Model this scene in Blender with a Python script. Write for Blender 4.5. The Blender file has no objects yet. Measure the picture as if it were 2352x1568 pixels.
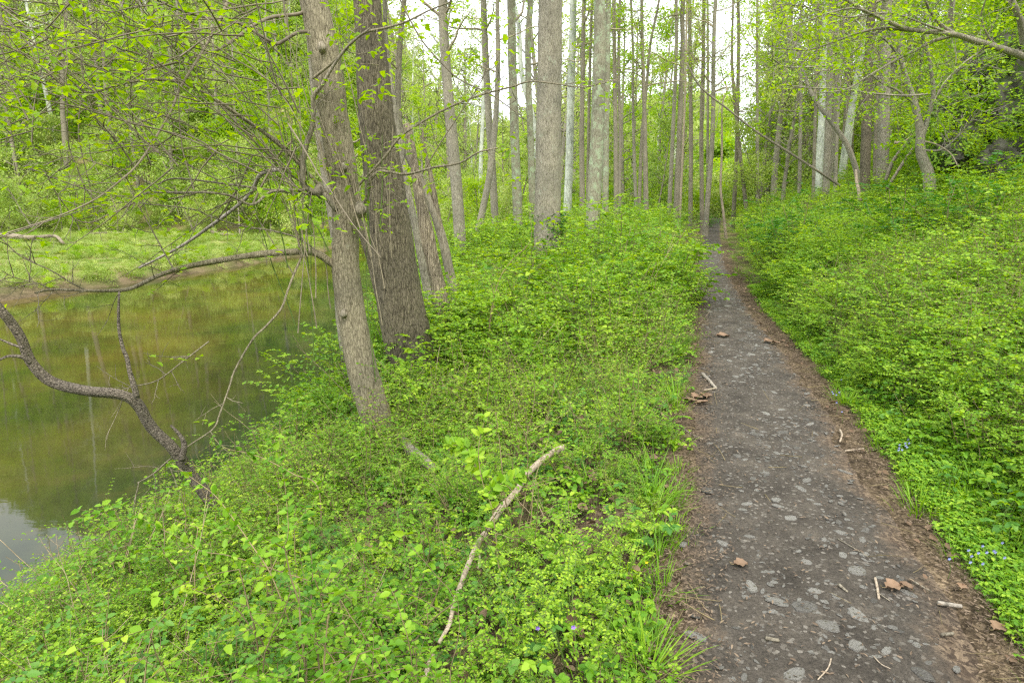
import bpy, math, random
import numpy as np
from mathutils import noise as mnoise, Vector
random.seed(7); RNG = np.random.default_rng(7)
S = bpy.context.scene; C = S.collection
# ---------------------------------------------------------------- camera
PITCH = math.radians(12.7); FP = 1438.0; CAMZ = 1.6
cd = bpy.data.cameras.new('camera'); cam = bpy.data.objects.new('camera', cd); C.objects.link(cam)
cam.location = (0, 0, CAMZ); cam.rotation_euler = (math.pi/2 - PITCH, 0, 0)
cd.sensor_width = 36; cd.lens = FP/2352*36; cd.clip_end = 2000; cd.clip_start = 0.05
S.camera = cam
# ---------------------------------------------------------------- sky, sun, exposure
SUN_EL, SUN_AZ = math.radians(58), math.radians(200)
w = bpy.data.worlds.new('World'); S.world = w; w.use_nodes = True
nt = w.node_tree; nt.nodes.clear()
sky = nt.nodes.new('ShaderNodeTexSky'); sky.sky_type = 'NISHITA'; sky.sun_disc = False
sky.sun_elevation = SUN_EL; sky.sun_rotation = SUN_AZ; sky.dust_density = 3
mixs = nt.nodes.new('ShaderNodeMix'); mixs.data_type = 'RGBA'; mixs.inputs[0].default_value = 0.86
mixs.inputs[7].default_value = (9.8, 10.0, 10.3, 1)          # even overcast cloud over the clear sky
bg = nt.nodes.new('ShaderNodeBackground'); bg.inputs[1].default_value = 0.125
wo = nt.nodes.new('ShaderNodeOutputWorld')
nt.links.new(sky.outputs[0], mixs.inputs[6]); nt.links.new(mixs.outputs[2], bg.inputs[0]); nt.links.new(bg.outputs[0], wo.inputs[0])
sl = bpy.data.lights.new('sun', 'SUN'); sl.energy = 1.5; sl.angle = math.radians(16); sl.color = (1, .95, .86)
so = bpy.data.objects.new('sun', sl); C.objects.link(so)
so.rotation_euler = (math.pi/2 - SUN_EL, 0, math.radians(20))
S.view_settings.view_transform = 'Standard'; S.view_settings.look = 'None'
S.view_settings.exposure = 1.12; S.view_settings.gamma = 1
cy = S.cycles
cy.max_bounces = 6; cy.diffuse_bounces = 3; cy.glossy_bounces = 2; cy.transmission_bounces = 3; cy.transparent_max_bounces = 4
cy.caustics_reflective = False; cy.caustics_refractive = False; cy.sample_clamp_indirect = 4; cy.filter_width = 1.3; cy.use_denoising = False

# ---------------------------------------------------------------- photograph geometry -> world
CT, ST = math.cos(PITCH), math.sin(PITCH)
def ray(px, py):
    u = (px-1176)/FP; v = (784-py)/FP
    return np.array((u, CT+v*ST, -ST+v*CT))
def at(px, py, Y):
    d = ray(px, py); t = Y/d[1]
    return np.array((0, 0, CAMZ)) + d*t
def mpp(px, py, Y):                       # metres per photo unit at that distance
    d = ray(px, py); return (Y/d[1])/FP
def smooth(a, b, x):
    t = np.clip((np.asarray(x, float)-a)/(b-a), 0, 1); return t*t*(3-2*t)
# cheap smooth numpy noise
_ph = RNG.uniform(0, 6.28, (24, 2)); _fr = RNG.normal(0, 1, (24, 2))
def nz(x, y, f=1.0, k=12, o=0):
    x = np.asarray(x, float)*f; y = np.asarray(y, float)*f; r = 0
    for i in range(k):
        a = _fr[(i+o) % 24]; r = r + np.sin(a[0]*x*1.7+a[1]*y*1.7+_ph[(i+o) % 24, 0])*np.cos(a[1]*x*1.1-a[0]*y*1.3+_ph[(i+o) % 24, 1])
    return r/math.sqrt(k)
WATER = -1.95
_PY = np.array([-60, -5, 0, 1.82, 2.52, 3.42, 5.14, 7.1, 9.7, 16.9, 30, 43.6, 260]); _PX = np.array([-17.5, -.72, .52, 1.03, 1.26, 1.55, 2.06, 2.60, 3.26, 5.32, 9.45, 13.85, 85])
_PYf = np.linspace(-60, 260, 3201); _PXf = np.interp(_PYf, _PY, _PX); _PXf = np.convolve(np.pad(_PXf, 15, mode='edge'), np.ones(31)/31, 'valid'); _PXf[:40] = _PX[0]
def pathx(y): return np.interp(np.asarray(y, float), _PYf, _PXf)
def phw(y): return np.interp(np.asarray(y, float), [0, 4.5, 8, 12, 60], [.5, .48, .38, .32, .42])     # half width of the trodden strip
def sdist(x, y): return (np.asarray(x)-pathx(y))*0.955
def wr(y): return np.interp(y, [-5, 5, 12, 20, 28, 40, 60], [5.1, 5.1, 6.0, 9.5, 13.8, 16.5, 19])
def xfar(y): return np.interp(y, [-40, 10, 22, 27, 37, 45, 75], [-62, -30, -18.4, -16.6, -14.6, -13.2, -16])
def ground(x, y):
    x = np.asarray(x, float); y = np.asarray(y, float)
    s = sdist(x, y); d = -s-phw(y); W = wr(y); t = d/W
    near = np.interp(t, [0, .07, .45, .75, 1, 1.2, 3], [0, 0, -.62, -1.15, -1.97, -2.7, -2.9])
    far = np.interp(t, [0, .07, .45, .85, 1, 1.2, 3], [0, 0, -.12, -.5, -1.97, -2.7, -2.9])
    k = smooth(9, 18, y); zl = near*(1-k)+far*k
    e = xfar(y)-x
    zf = np.interp(e, [-1.5, 0, .8, 2, 12, 60], [-2.9, -1.97, -1.62, -1.42, -1.15, -.8])
    zl = np.where(e > -1.5, np.maximum(zf, np.where(t > 1.2, -2.9, zl)), zl)
    yh = 56+nz(x, 0, .08)*2
    hill = np.clip(y-yh, 0, 70)*0.85*smooth(.02, -.42, x/np.maximum(y, 20))+np.clip(y-88, 0, 80)*.30*smooth(-22, 8, x)
    zl = zl + hill
    r = s-phw(y)-.05
    zr = np.interp(r, [0, .5, 3, 6, 8.5, 30, 80], [0, 0, .7, 1.9, 3.6, 19, 38])
    zr = zr+4.6*smooth(4.6, 7.2, r)*smooth(9, 11.5, y)*smooth(22, 17, y)
    z = np.where(s > 0, zr, zl)
    und = nz(x, y, 1.3)*.035+nz(x, y, .5, o=5)*.05
    return z + und*smooth(.5, 1.2, np.abs(s))*np.where(np.abs(e) < 1.5, .5, 1)
def g1(x, y): return float(ground(x, y))
def hit(px, py, lift=0.0):
    d = ray(px, py); t = .5
    for _ in range(4000):
        p = np.array((0, 0, CAMZ))+d*t
        if p[2] <= g1(p[0], p[1])+lift: return p
        t *= 1.004; t += .004
    return p

# ---------------------------------------------------------------- object helpers
def tag(o, label=None, cat=None, group=None, kind=None):
    if label: o['label'] = label
    if cat: o['category'] = cat
    if group: o['group'] = group
    if kind: o['kind'] = kind
    return o
def empty(name, loc, label, cat, group=None):
    o = bpy.data.objects.new(name, None); C.objects.link(o); o.location = [float(a) for a in loc]
    o.empty_display_size = .2
    return tag(o, label, cat, group)
def raw_mesh(name, V, F, mats, mi=None, smoothed=True):
    V = np.asarray(V, np.float32).reshape(-1, 3); F = np.asarray(F, np.int32).reshape(-1, 4)
    me = bpy.data.meshes.new(name)
    me.vertices.add(len(V)); me.vertices.foreach_set('co', V.ravel())
    me.loops.add(len(F)*4); me.loops.foreach_set('vertex_index', F.ravel())
    me.polygons.add(len(F)); me.polygons.foreach_set('loop_start', np.arange(0, len(F)*4, 4, dtype=np.int32))
    if mi is not None: me.polygons.foreach_set('material_index', np.asarray(mi, np.int32))
    me.polygons.foreach_set('use_smooth', np.full(len(F), smoothed))
    for m in mats: me.materials.append(m)
    me.update(); me.validate()
    return me
class MB:
    def __init__(s): s.V = []; s.F = []; s.M = []; s.n = 0; s.sp = []
    def add(s, V, F, m=0):
        V = np.asarray(V, float).reshape(-1, 3); F = np.asarray(F, int).reshape(-1, 4)
        s.V.append(V); s.F.append(F+s.n); s.M.append(np.full(len(F), m)); s.n += len(V)
    def tube(s, P, R, n=5, m=0, rough=0, cap=False, seed=0, ridge=0):
        P = np.asarray(P, float); R = np.asarray(R, float)*np.ones(len(P))
        if cap:
            d0 = P[0]-P[1]; d0 /= np.linalg.norm(d0)+1e-9; d1 = P[-1]-P[-2]; d1 /= np.linalg.norm(d1)+1e-9
            P = np.vstack([P[0], P[0], P, P[-1], P[-1]]); R = np.concatenate([[1e-4, R[0]*.85], R, [R[-1]*.85, 1e-4]])
            P[0] += d0*.004; P[-1] += d1*.004
        T = np.gradient(P, axis=0); T[(np.abs(T).sum(1) < 1e-9)] = (0, 0, 1)
        T /= np.linalg.norm(T, axis=1)[:, None]+1e-9
        ref = np.array((0.13, 1, .07)) if abs(T[:, 1]).mean() < .9 else np.array((1., .1, 0))
        A = np.cross(T, ref); A /= np.linalg.norm(A, axis=1)[:, None]+1e-9; B = np.cross(T, A)
        th = np.linspace(0, 2*np.pi, n, endpoint=False)
        RR = R[:, None]*np.ones((1, n))
        if rough or ridge:
            L = np.concatenate([[0], np.cumsum(np.linalg.norm(np.diff(P, axis=0), axis=1))])
            for i in range(len(P)):
                for j in range(n):
                    q = Vector((math.cos(th[j])*1.5+seed*3.1, math.sin(th[j])*1.5, L[i]*1.3/max(R.max(), .02)*.1))
                    v = rough*mnoise.noise(q)
                    if ridge:
                        q = Vector((math.cos(th[j])*7, math.sin(th[j])*7+seed, L[i]*3.2))
                        v += ridge*(.5-abs(mnoise.noise(q))*2.2)
                    RR[i, j] *= 1+v
        X = P[:, None, :]+RR[:, :, None]*(np.cos(th)[None, :, None]*A[:, None, :]+np.sin(th)[None, :, None]*B[:, None, :])
        k = len(P); i = np.arange(k-1)[:, None]*n; j = np.arange(n)[None, :]; j2 = (j+1) % n
        F = np.stack([i+j, i+j2, i+n+j2, i+n+j], -1).reshape(-1, 4)
        s.add(X.reshape(-1, 3), F, m)
    def leaves(s, P, D, N, L, W=.5, m=0, fold=.12, curl=-.12):
        P = np.asarray(P, float).reshape(-1, 3); n = len(P)
        if n == 0: return
        D = np.asarray(D, float).reshape(-1, 3)*np.ones((n, 1)); N = np.asarray(N, float).reshape(-1, 3)*np.ones((n, 1))
        D = D/(np.linalg.norm(D, axis=1)[:, None]+1e-9)
        B = np.cross(N, D); B /= np.linalg.norm(B, axis=1)[:, None]+1e-9; N = np.cross(D, B)
        L = np.asarray(L, float)*np.ones(n)
        tp = np.array([(0, 0, 0), (.3, .5, fold), (.72, .36, fold*.7+curl*.5), (1, 0, curl), (.72, -.36, fold*.7+curl*.5), (.3, -.5, fold)])
        tp[:, 1] *= W
        X = P[:, None, :]+L[:, None, None]*(tp[None, :, 0, None]*D[:, None, :]+tp[None, :, 1, None]*B[:, None, :]+tp[None, :, 2, None]*N[:, None, :])
        b = np.arange(n)[:, None, None]*6
        F = (np.array([[0, 3, 2, 1], [0, 5, 4, 3]])[None]+b).reshape(-1, 4)
        s.add(X.reshape(-1, 3), F, m)
    def mesh(s, name, mats, smoothed=True):
        return raw_mesh(name, np.vstack(s.V), np.vstack(s.F), mats, np.concatenate(s.M), smoothed)
    def obj(s, name, mats, parent=None, smoothed=True, loc=None):
        """one mesh object; vertices are given in world space and stored relative to the parent's (or own) origin"""
        if not isinstance(mats, (list, tuple)): mats = [mats]
        V = np.vstack(s.V)
        base = np.array(parent.location) if parent is not None else (np.array(loc) if loc is not None else np.array((V[:, 0].mean(), V[:, 1].mean(), V[:, 2].min())))
        if parent is not None and parent.parent is not None: base = base+np.array(parent.parent.location)
        me = raw_mesh(name, V-base, np.vstack(s.F), mats, np.concatenate(s.M), smoothed)
        o = bpy.data.objects.new(name, me); C.objects.link(o)
        if parent is not None: o.parent = parent
        else: o.location = [float(a) for a in base]
        return o

# ---------------------------------------------------------------- materials
def newmat(name):
    m = bpy.data.materials.new(name); m.use_nodes = True; n = m.node_tree.nodes; n.clear()
    return m, n, m.node_tree.links
def N(n, t, **kw):
    x = n.new(t)
    for k, v in kw.items(): setattr(x, k, v)
    return x
def ramp(n, stops):
    r = n.new('ShaderNodeValToRGB'); e = r.color_ramp.elements
    while len(e) < len(stops): e.new(.5)
    for i, (p, c) in enumerate(stops): e[i].position = p; e[i].color = (*c, 1)
    return r
def leafmat(name, stops, trans=.4, rough=.5, bark=None):
    m, n, l = newmat(name)
    g = N(n, 'ShaderNodeNewGeometry'); oi = N(n, 'ShaderNodeObjectInfo')
    a = N(n, 'ShaderNodeMath', operation='MULTIPLY'); a.inputs[1].default_value = .62; l.new(g.outputs['Random Per Island'], a.inputs[0])
    b = N(n, 'ShaderNodeMath', operation='MULTIPLY_ADD'); b.inputs[1].default_value = .38; l.new(oi.outputs['Random'], b.inputs[0]); l.new(a.outputs[0], b.inputs[2])
    r = ramp(n, stops); l.new(b.outputs[0], r.inputs[0])
    p = N(n, 'ShaderNodeBsdfPrincipled'); p.inputs['Roughness'].default_value = rough; p.inputs['Specular IOR Level'].default_value = .3
    t = N(n, 'ShaderNodeBsdfTranslucent'); mx = N(n, 'ShaderNodeMixShader'); mx.inputs[0].default_value = trans
    hs = N(n, 'ShaderNodeHueSaturation'); hs.inputs['Hue'].default_value = .485; hs.inputs['Saturation'].default_value = 1.1; hs.inputs['Value'].default_value = 1.5
    l.new(r.outputs[0], p.inputs['Base Color']); l.new(r.outputs[0], hs.inputs['Color']); l.new(hs.outputs[0], t.inputs['Color'])
    o = N(n, 'ShaderNodeOutputMaterial'); l.new(p.outputs[0], mx.inputs[1]); l.new(t.outputs[0], mx.inputs[2]); l.new(mx.outputs[0], o.inputs[0])
    return m
def barkmat(name, dark, light, sc=9, stretch=.12, bump=.6, dist=.02, lichen=None, lam=.5):
    m, n, l = newmat(name)
    tc = N(n, 'ShaderNodeTexCoord'); mp = N(n, 'ShaderNodeMapping'); mp.inputs['Scale'].default_value = (sc, sc, sc*stretch)
    l.new(tc.outputs['Object'], mp.inputs[0])
    n1 = N(n, 'ShaderNodeTexNoise'); n1.inputs['Scale'].default_value = 3; n1.inputs['Detail'].default_value = 8; n1.inputs['Roughness'].default_value = .65
    v = N(n, 'ShaderNodeTexVoronoi', feature='DISTANCE_TO_EDGE'); v.inputs['Scale'].default_value = 4.6
    wv = N(n, 'ShaderNodeMix', data_type='RGBA'); wv.inputs[0].default_value = .3
    l.new(mp.outputs[0], wv.inputs[6]); l.new(n1.outputs[1], wv.inputs[7]); l.new(mp.outputs[0], n1.inputs[0]); l.new(wv.outputs[2], v.inputs[0])
    mr = N(n, 'ShaderNodeMapRange'); mr.inputs[2].default_value = .22; mr.inputs[3].default_value = .55; l.new(v.outputs[0], mr.inputs[0])
    mu = N(n, 'ShaderNodeMath', operation='MULTIPLY'); l.new(mr.outputs[0], mu.inputs[0]); l.new(n1.outputs[0], mu.inputs[1])
    r = ramp(n, [(.22, dark), (.36, [a*.35+b*.65 for a, b in zip(dark, light)]), (.60, light)])
    l.new(mu.outputs[0], r.inputs[0])
    n2 = N(n, 'ShaderNodeTexNoise'); n2.inputs['Scale'].default_value = 1.7; n2.inputs['Detail'].default_value = 5; l.new(tc.outputs['Object'], n2.inputs[0])
    col = r.outputs[0]
    r2 = ramp(n, [(.35, (.72, .72, .72)), (.7, (1.15, 1.12, 1.08))]); l.new(n2.outputs[0], r2.inputs[0])
    mm = N(n, 'ShaderNodeMix', data_type='RGBA', blend_type='MULTIPLY'); mm.inputs[0].default_value = 1
    l.new(col, mm.inputs[6]); l.new(r2.outputs[0], mm.inputs[7]); col = mm.outputs[2]
    if lichen:
        n3 = N(n, 'ShaderNodeTexNoise'); n3.inputs['Scale'].default_value = 6; n3.inputs['Detail'].default_value = 9; n3.inputs['Roughness'].default_value = .75
        l.new(tc.outputs['Object'], n3.inputs[0])
        r3 = ramp(n, [(lam, (0, 0, 0)), (lam+.1, (1, 1, 1))]); l.new(n3.outputs[0], r3.inputs[0])
        m3 = N(n, 'ShaderNodeMix', data_type='RGBA'); l.new(r3.outputs[0], m3.inputs[0]); l.new(col, m3.inputs[6]); m3.inputs[7].default_value = (*lichen, 1)
        col = m3.outputs[2]
    p = N(n, 'ShaderNodeBsdfPrincipled'); p.inputs['Roughness'].default_value = .9; p.inputs['Specular IOR Level'].default_value = .2
    l.new(col, p.inputs['Base Color'])
    b = N(n, 'ShaderNodeBump'); b.inputs['Strength'].default_value = bump; b.inputs['Distance'].default_value = dist
    l.new(mu.outputs[0], b.inputs['Height']); l.new(b.outputs[0], p.inputs['Normal'])
    o = N(n, 'ShaderNodeOutputMaterial'); l.new(p.outputs[0], o.inputs[0])
    return m
def plain(name, c, rough=.8, var=.25, sc=20, bump=0):
    m, n, l = newmat(name)
    tc = N(n, 'ShaderNodeTexCoord'); nn = N(n, 'ShaderNodeTexNoise'); nn.inputs['Scale'].default_value = sc; nn.inputs['Detail'].default_value = 6
    l.new(tc.outputs['Object'], nn.inputs[0])
    oi = N(n, 'ShaderNodeObjectInfo'); ad = N(n, 'ShaderNodeMath', operation='MULTIPLY_ADD'); ad.inputs[1].default_value = .4; l.new(oi.outputs['Random'], ad.inputs[0])
    l.new(nn.outputs[0], ad.inputs[2])
    r = ramp(n, [(.35, [x*(1-var*1.5) for x in c]), (1.0, [min(1, x*(1+var*1.5)) for x in c])]); l.new(ad.outputs[0], r.inputs[0])
    p = N(n, 'ShaderNodeBsdfPrincipled'); p.inputs['Roughness'].default_value = rough; l.new(r.outputs[0], p.inputs['Base Color']); p.inputs['Specular IOR Level'].default_value = .3
    if bump:
        b = N(n, 'ShaderNodeBump'); b.inputs['Strength'].default_value = bump; b.inputs['Distance'].default_value = .01; l.new(nn.outputs[0], b.inputs['Height']); l.new(b.outputs[0], p.inputs['Normal'])
    o = N(n, 'ShaderNodeOutputMaterial'); l.new(p.outputs[0], o.inputs[0])
    return m
M = {}
M['leaf_mid'] = leafmat('leaf_mid', [(0, (.045, .15, .010)), (.5, (.145, .32, .016)), (1, (.32, .49, .04))], trans=.34)
M['leaf_bright'] = leafmat('leaf_bright', [(0, (.085, .22, .010)), (.5, (.22, .40, .018)), (1, (.43, .57, .05))], trans=.36)
M['leaf_blue'] = leafmat('leaf_blue', [(0, (.06, .19, .03)), (.5, (.12, .29, .045)), (1, (.24, .42, .07))])
M['leaf_tree'] = leafmat('leaf_tree', [(0, (.13, .27, .012)), (.5, (.24, .41, .018)), (1, (.40, .54, .04))], trans=.5)
M['leaf_far'] = leafmat('leaf_far', [(0, (.25, .34, .08)), (.5, (.38, .48, .13)), (1, (.54, .60, .22))], trans=.4)
M['leaf_fardk'] = leafmat('leaf_fardk', [(0, (.18, .29, .06)), (.5, (.30, .42, .085)), (1, (.43, .52, .13))], trans=.4)
M['grass'] = leafmat('grass', [(0, (.10, .24, .012)), (.5, (.16, .34, .014)), (1, (.28, .42, .03))], trans=.35)
M['deadleaf'] = leafmat('deadleaf', [(0, (.08, .05, .03)), (.5, (.17, .11, .068)), (1, (.34, .25, .16))], trans=.1, rough=.8)
M['ivy'] = leafmat('ivy', [(0, (.03, .11, .012)), (1, (.08, .22, .02))], trans=.25)
M['stem'] = plain('stem', (.20, .16, .08), var=.3)
M['stem_green'] = plain('stem_green', (.12, .19, .04), var=.3)
M['twig'] = plain('twig', (.34, .29, .20), var=.3)
M['twigdark'] = plain('twigdark', (.20, .17, .12), var=.3)
M['bark_a'] = barkmat('bark_a', (.10, .085, .055), (.38, .34, .24), sc=19, stretch=.22, bump=1, dist=.014, lichen=(.42, .41, .32), lam=.66)
M['bark_b'] = barkmat('bark_b', (.045, .038, .027), (.25, .22, .155), sc=15, stretch=.2, bump=1, dist=.03)
M['bark_c'] = barkmat('bark_c', (.14, .125, .095), (.42, .39, .31), sc=16, stretch=.2, bump=.9, dist=.02, lichen=(.40, .42, .32), lam=.58)
M['bark_d'] = barkmat('bark_d', (.14, .125, .085), (.36, .35, .26), sc=14, stretch=.2, bump=.6, dist=.015, lichen=(.36, .43, .28), lam=.50)
M['bark_e'] = barkmat('bark_e', (.12, .105, .078), (.36, .325, .25), sc=14, stretch=.16, bump=.7, dist=.02)
M['bark_pale'] = barkmat('bark_pale', (.34, .36, .30), (.66, .70, .62), sc=4, stretch=.3, bump=.2, dist=.01, lichen=(.22, .18, .12), lam=.64)
M['bark_snag'] = barkmat('bark_snag', (.06, .045, .03), (.50, .43, .31), sc=15, stretch=.05, bump=1, dist=.04)
M['bark_gnarl'] = barkmat('bark_gnarl', (.03, .025, .02), (.30, .26, .21), sc=16, stretch=1.2, bump=1, dist=.02, lichen=(.5, .52, .46), lam=.66)
M['deadwood'] = barkmat('deadwood', (.22, .17, .12), (.52, .44, .34), sc=14, stretch=.3, bump=.5, dist=.01)
M['greywood'] = barkmat('greywood', (.12, .11, .09), (.42, .38, .32), sc=14, stretch=.3, bump=.5, dist=.01)

def ground_material():
    m, n, l = newmat('forest_floor')
    tc = N(n, 'ShaderNodeTexCoord')
    g = N(n, 'ShaderNodeNewGeometry')
    v = N(n, 'ShaderNodeTexVoronoi'); v.inputs['Scale'].default_value = 75
    wn = N(n, 'ShaderNodeTexNoise'); wn.inputs['Scale'].default_value = 22; wn.inputs['Detail'].default_value = 4; l.new(tc.outputs['Object'], wn.inputs[0])
    wm = N(n, 'ShaderNodeMix', data_type='RGBA'); wm.inputs[0].default_value = .06; l.new(tc.outputs['Object'], wm.inputs[6]); l.new(wn.outputs[1], wm.inputs[7]); l.new(wm.outputs[2], v.inputs[0])
    n1 = N(n, 'ShaderNodeTexNoise'); n1.inputs['Scale'].default_value = 4; n1.inputs['Detail'].default_value = 10; n1.inputs['Roughness'].default_value = .7; l.new(tc.outputs['Object'], n1.inputs[0])
    r1 = ramp(n, [(0, (.06, .044, .030)), (.5, (.15, .115, .078)), (1, (.34, .27, .19))]); l.new(v.outputs['Color'], r1.inputs[0])
    r2 = ramp(n, [(.38, (.35, .33, .3)), (.62, (1.1, 1.05, .95))]); l.new(n1.outputs[0], r2.inputs[0])
    mm = N(n, 'ShaderNodeMix', data_type='RGBA', blend_type='MULTIPLY'); mm.inputs[0].default_value = 1; l.new(r1.outputs[0], mm.inputs[6]); l.new(r2.outputs[0], mm.inputs[7])
    # the meadow and the wood floor are grown over: vertex attribute 'turf'
    at_ = N(n, 'ShaderNodeAttribute'); at_.attribute_name = 'turf'
    n2 = N(n, 'ShaderNodeTexNoise'); n2.inputs['Scale'].default_value = .6; n2.inputs['Detail'].default_value = 9; n2.inputs['Roughness'].default_value = .65; l.new(tc.outputs['Object'], n2.inputs[0])
    r3 = ramp(n, [(.3, (.11, .18, .03)), (.46, (.18, .24, .04)), (.54, (.26, .25, .09)), (.64, (.28, .21, .12))]); l.new(n2.outputs[0], r3.inputs[0])
    mt = N(n, 'ShaderNodeMix', data_type='RGBA'); l.new(at_.outputs['Fac'], mt.inputs[0]); l.new(mm.outputs[2], mt.inputs[6]); l.new(r3.outputs[0], mt.inputs[7])
    am = N(n, 'ShaderNodeAttribute'); am.attribute_name = 'mud'
    mt2 = N(n, 'ShaderNodeMix', data_type='RGBA'); l.new(am.outputs['Fac'], mt2.inputs[0]); l.new(mt.outputs[2], mt2.inputs[6]); 
    r4 = ramp(n, [(.3, (.07, .048, .03)), (.7, (.22, .16, .10))]); l.new(n1.outputs[0], r4.inputs[0]); l.new(r4.outputs[0], mt2.inputs[7])
    p = N(n, 'ShaderNodeBsdfPrincipled'); p.inputs['Roughness'].default_value = .95; p.inputs['Specular IOR Level'].default_value = .15; l.new(mt2.outputs[2], p.inputs['Base Color'])
    b = N(n, 'ShaderNodeBump'); b.inputs['Distance'].default_value = .03; b.inputs['Strength'].default_value = .7; l.new(v.outputs['Distance'], b.inputs['Height']); l.new(b.outputs[0], p.inputs['Normal'])
    o = N(n, 'ShaderNodeOutputMaterial'); l.new(p.outputs[0], o.inputs[0])
    return m
def path_material():
    m, n, l = newmat('path_dirt')
    tc = N(n, 'ShaderNodeTexCoord')
    n0 = N(n, 'ShaderNodeTexNoise'); n0.inputs['Scale'].default_value = 3.5; n0.inputs['Detail'].default_value = 10; n0.inputs['Roughness'].default_value = .7; l.new(tc.outputs['Object'], n0.inputs[0])
    nf = N(n, 'ShaderNodeTexNoise'); nf.inputs['Scale'].default_value = 90; nf.inputs['Detail'].default_value = 6; nf.inputs['Roughness'].default_value = .8; l.new(tc.outputs['Object'], nf.inputs[0])
    v = N(n, 'ShaderNodeTexVoronoi'); v.inputs['Scale'].default_value = 75; l.new(tc.outputs['Object'], v.inputs[0])
    rs = ramp(n, [(.3, (.034, .030, .025)), (.55, (.080, .071, .059)), (.75, (.14, .122, .098))]); l.new(n0.outputs[0], rs.inputs[0])
    rf = ramp(n, [(.35, (.55, .55, .55)), (.65, (1.6, 1.55, 1.5))]); l.new(nf.outputs[0], rf.inputs[0])
    mm = N(n, 'ShaderNodeMix', data_type='RGBA', blend_type='MULTIPLY'); mm.inputs[0].default_value = 1; l.new(rs.outputs[0], mm.inputs[6]); l.new(rf.outputs[0], mm.inputs[7])
    # fine grit: sparse small cells
    rg = ramp(n, [(.90, (0, 0, 0)), (.93, (1, 1, 1))]); sx = N(n, 'ShaderNodeSeparateColor'); l.new(v.outputs['Color'], sx.inputs[0]); l.new(sx.outputs[0], rg.inputs[0])
    mg = N(n, 'ShaderNodeMix', data_type='RGBA'); l.new(rg.outputs[0], mg.inputs[0]); l.new(mm.outputs[2], mg.inputs[6])
    rc = ramp(n, [(0, (.09, .08, .065)), (1, (.22, .20, .17))]); l.new(sx.outputs[1], rc.inputs[0]); l.new(rc.outputs[0], mg.inputs[7])
    # litter at the edges
    ae = N(n, 'ShaderNodeAttribute'); ae.attribute_name = 'edge'
    v2 = N(n, 'ShaderNodeTexVoronoi'); v2.inputs['Scale'].default_value = 75
    wn = N(n, 'ShaderNodeTexNoise'); wn.inputs['Scale'].default_value = 22; wn.inputs['Detail'].default_value = 4; l.new(tc.outputs['Object'], wn.inputs[0])
    wm = N(n, 'ShaderNodeMix', data_type='RGBA'); wm.inputs[0].default_value = .06; l.new(tc.outputs['Object'], wm.inputs[6]); l.new(wn.outputs[1], wm.inputs[7]); l.new(wm.outputs[2], v2.inputs[0])
    r2 = ramp(n, [(0, (.045, .032, .024)), (.5, (.11, .08, .055)), (1, (.28, .21, .14))]); l.new(v2.outputs['Color'], r2.inputs[0])
    ad = N(n, 'ShaderNodeMath', operation='ADD'); l.new(ae.outputs['Fac'], ad.inputs[0]); l.new(n0.outputs[0], ad.inputs[1])
    re = ramp(n, [(.72, (0, 0, 0)), (1.0, (1, 1, 1))]); l.new(ad.outputs[0], re.inputs[0])
    me = N(n, 'ShaderNodeMix', data_type='RGBA'); l.new(re.outputs[0], me.inputs[0]); l.new(mg.outputs[2], me.inputs[6]); l.new(r2.outputs[0], me.inputs[7])
    p = N(n, 'ShaderNodeBsdfPrincipled'); p.inputs['Roughness'].default_value = .92; p.inputs['Specular IOR Level'].default_value = .2; l.new(me.outputs[2], p.inputs['Base Color'])
    b = N(n, 'ShaderNodeBump'); b.inputs['Distance'].default_value = .012; b.inputs['Strength'].default_value = .8; l.new(nf.outputs[0], b.inputs['Height']); l.new(b.outputs[0], p.inputs['Normal'])
    o = N(n, 'ShaderNodeOutputMaterial'); l.new(p.outputs[0], o.inputs[0])
    return m
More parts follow.
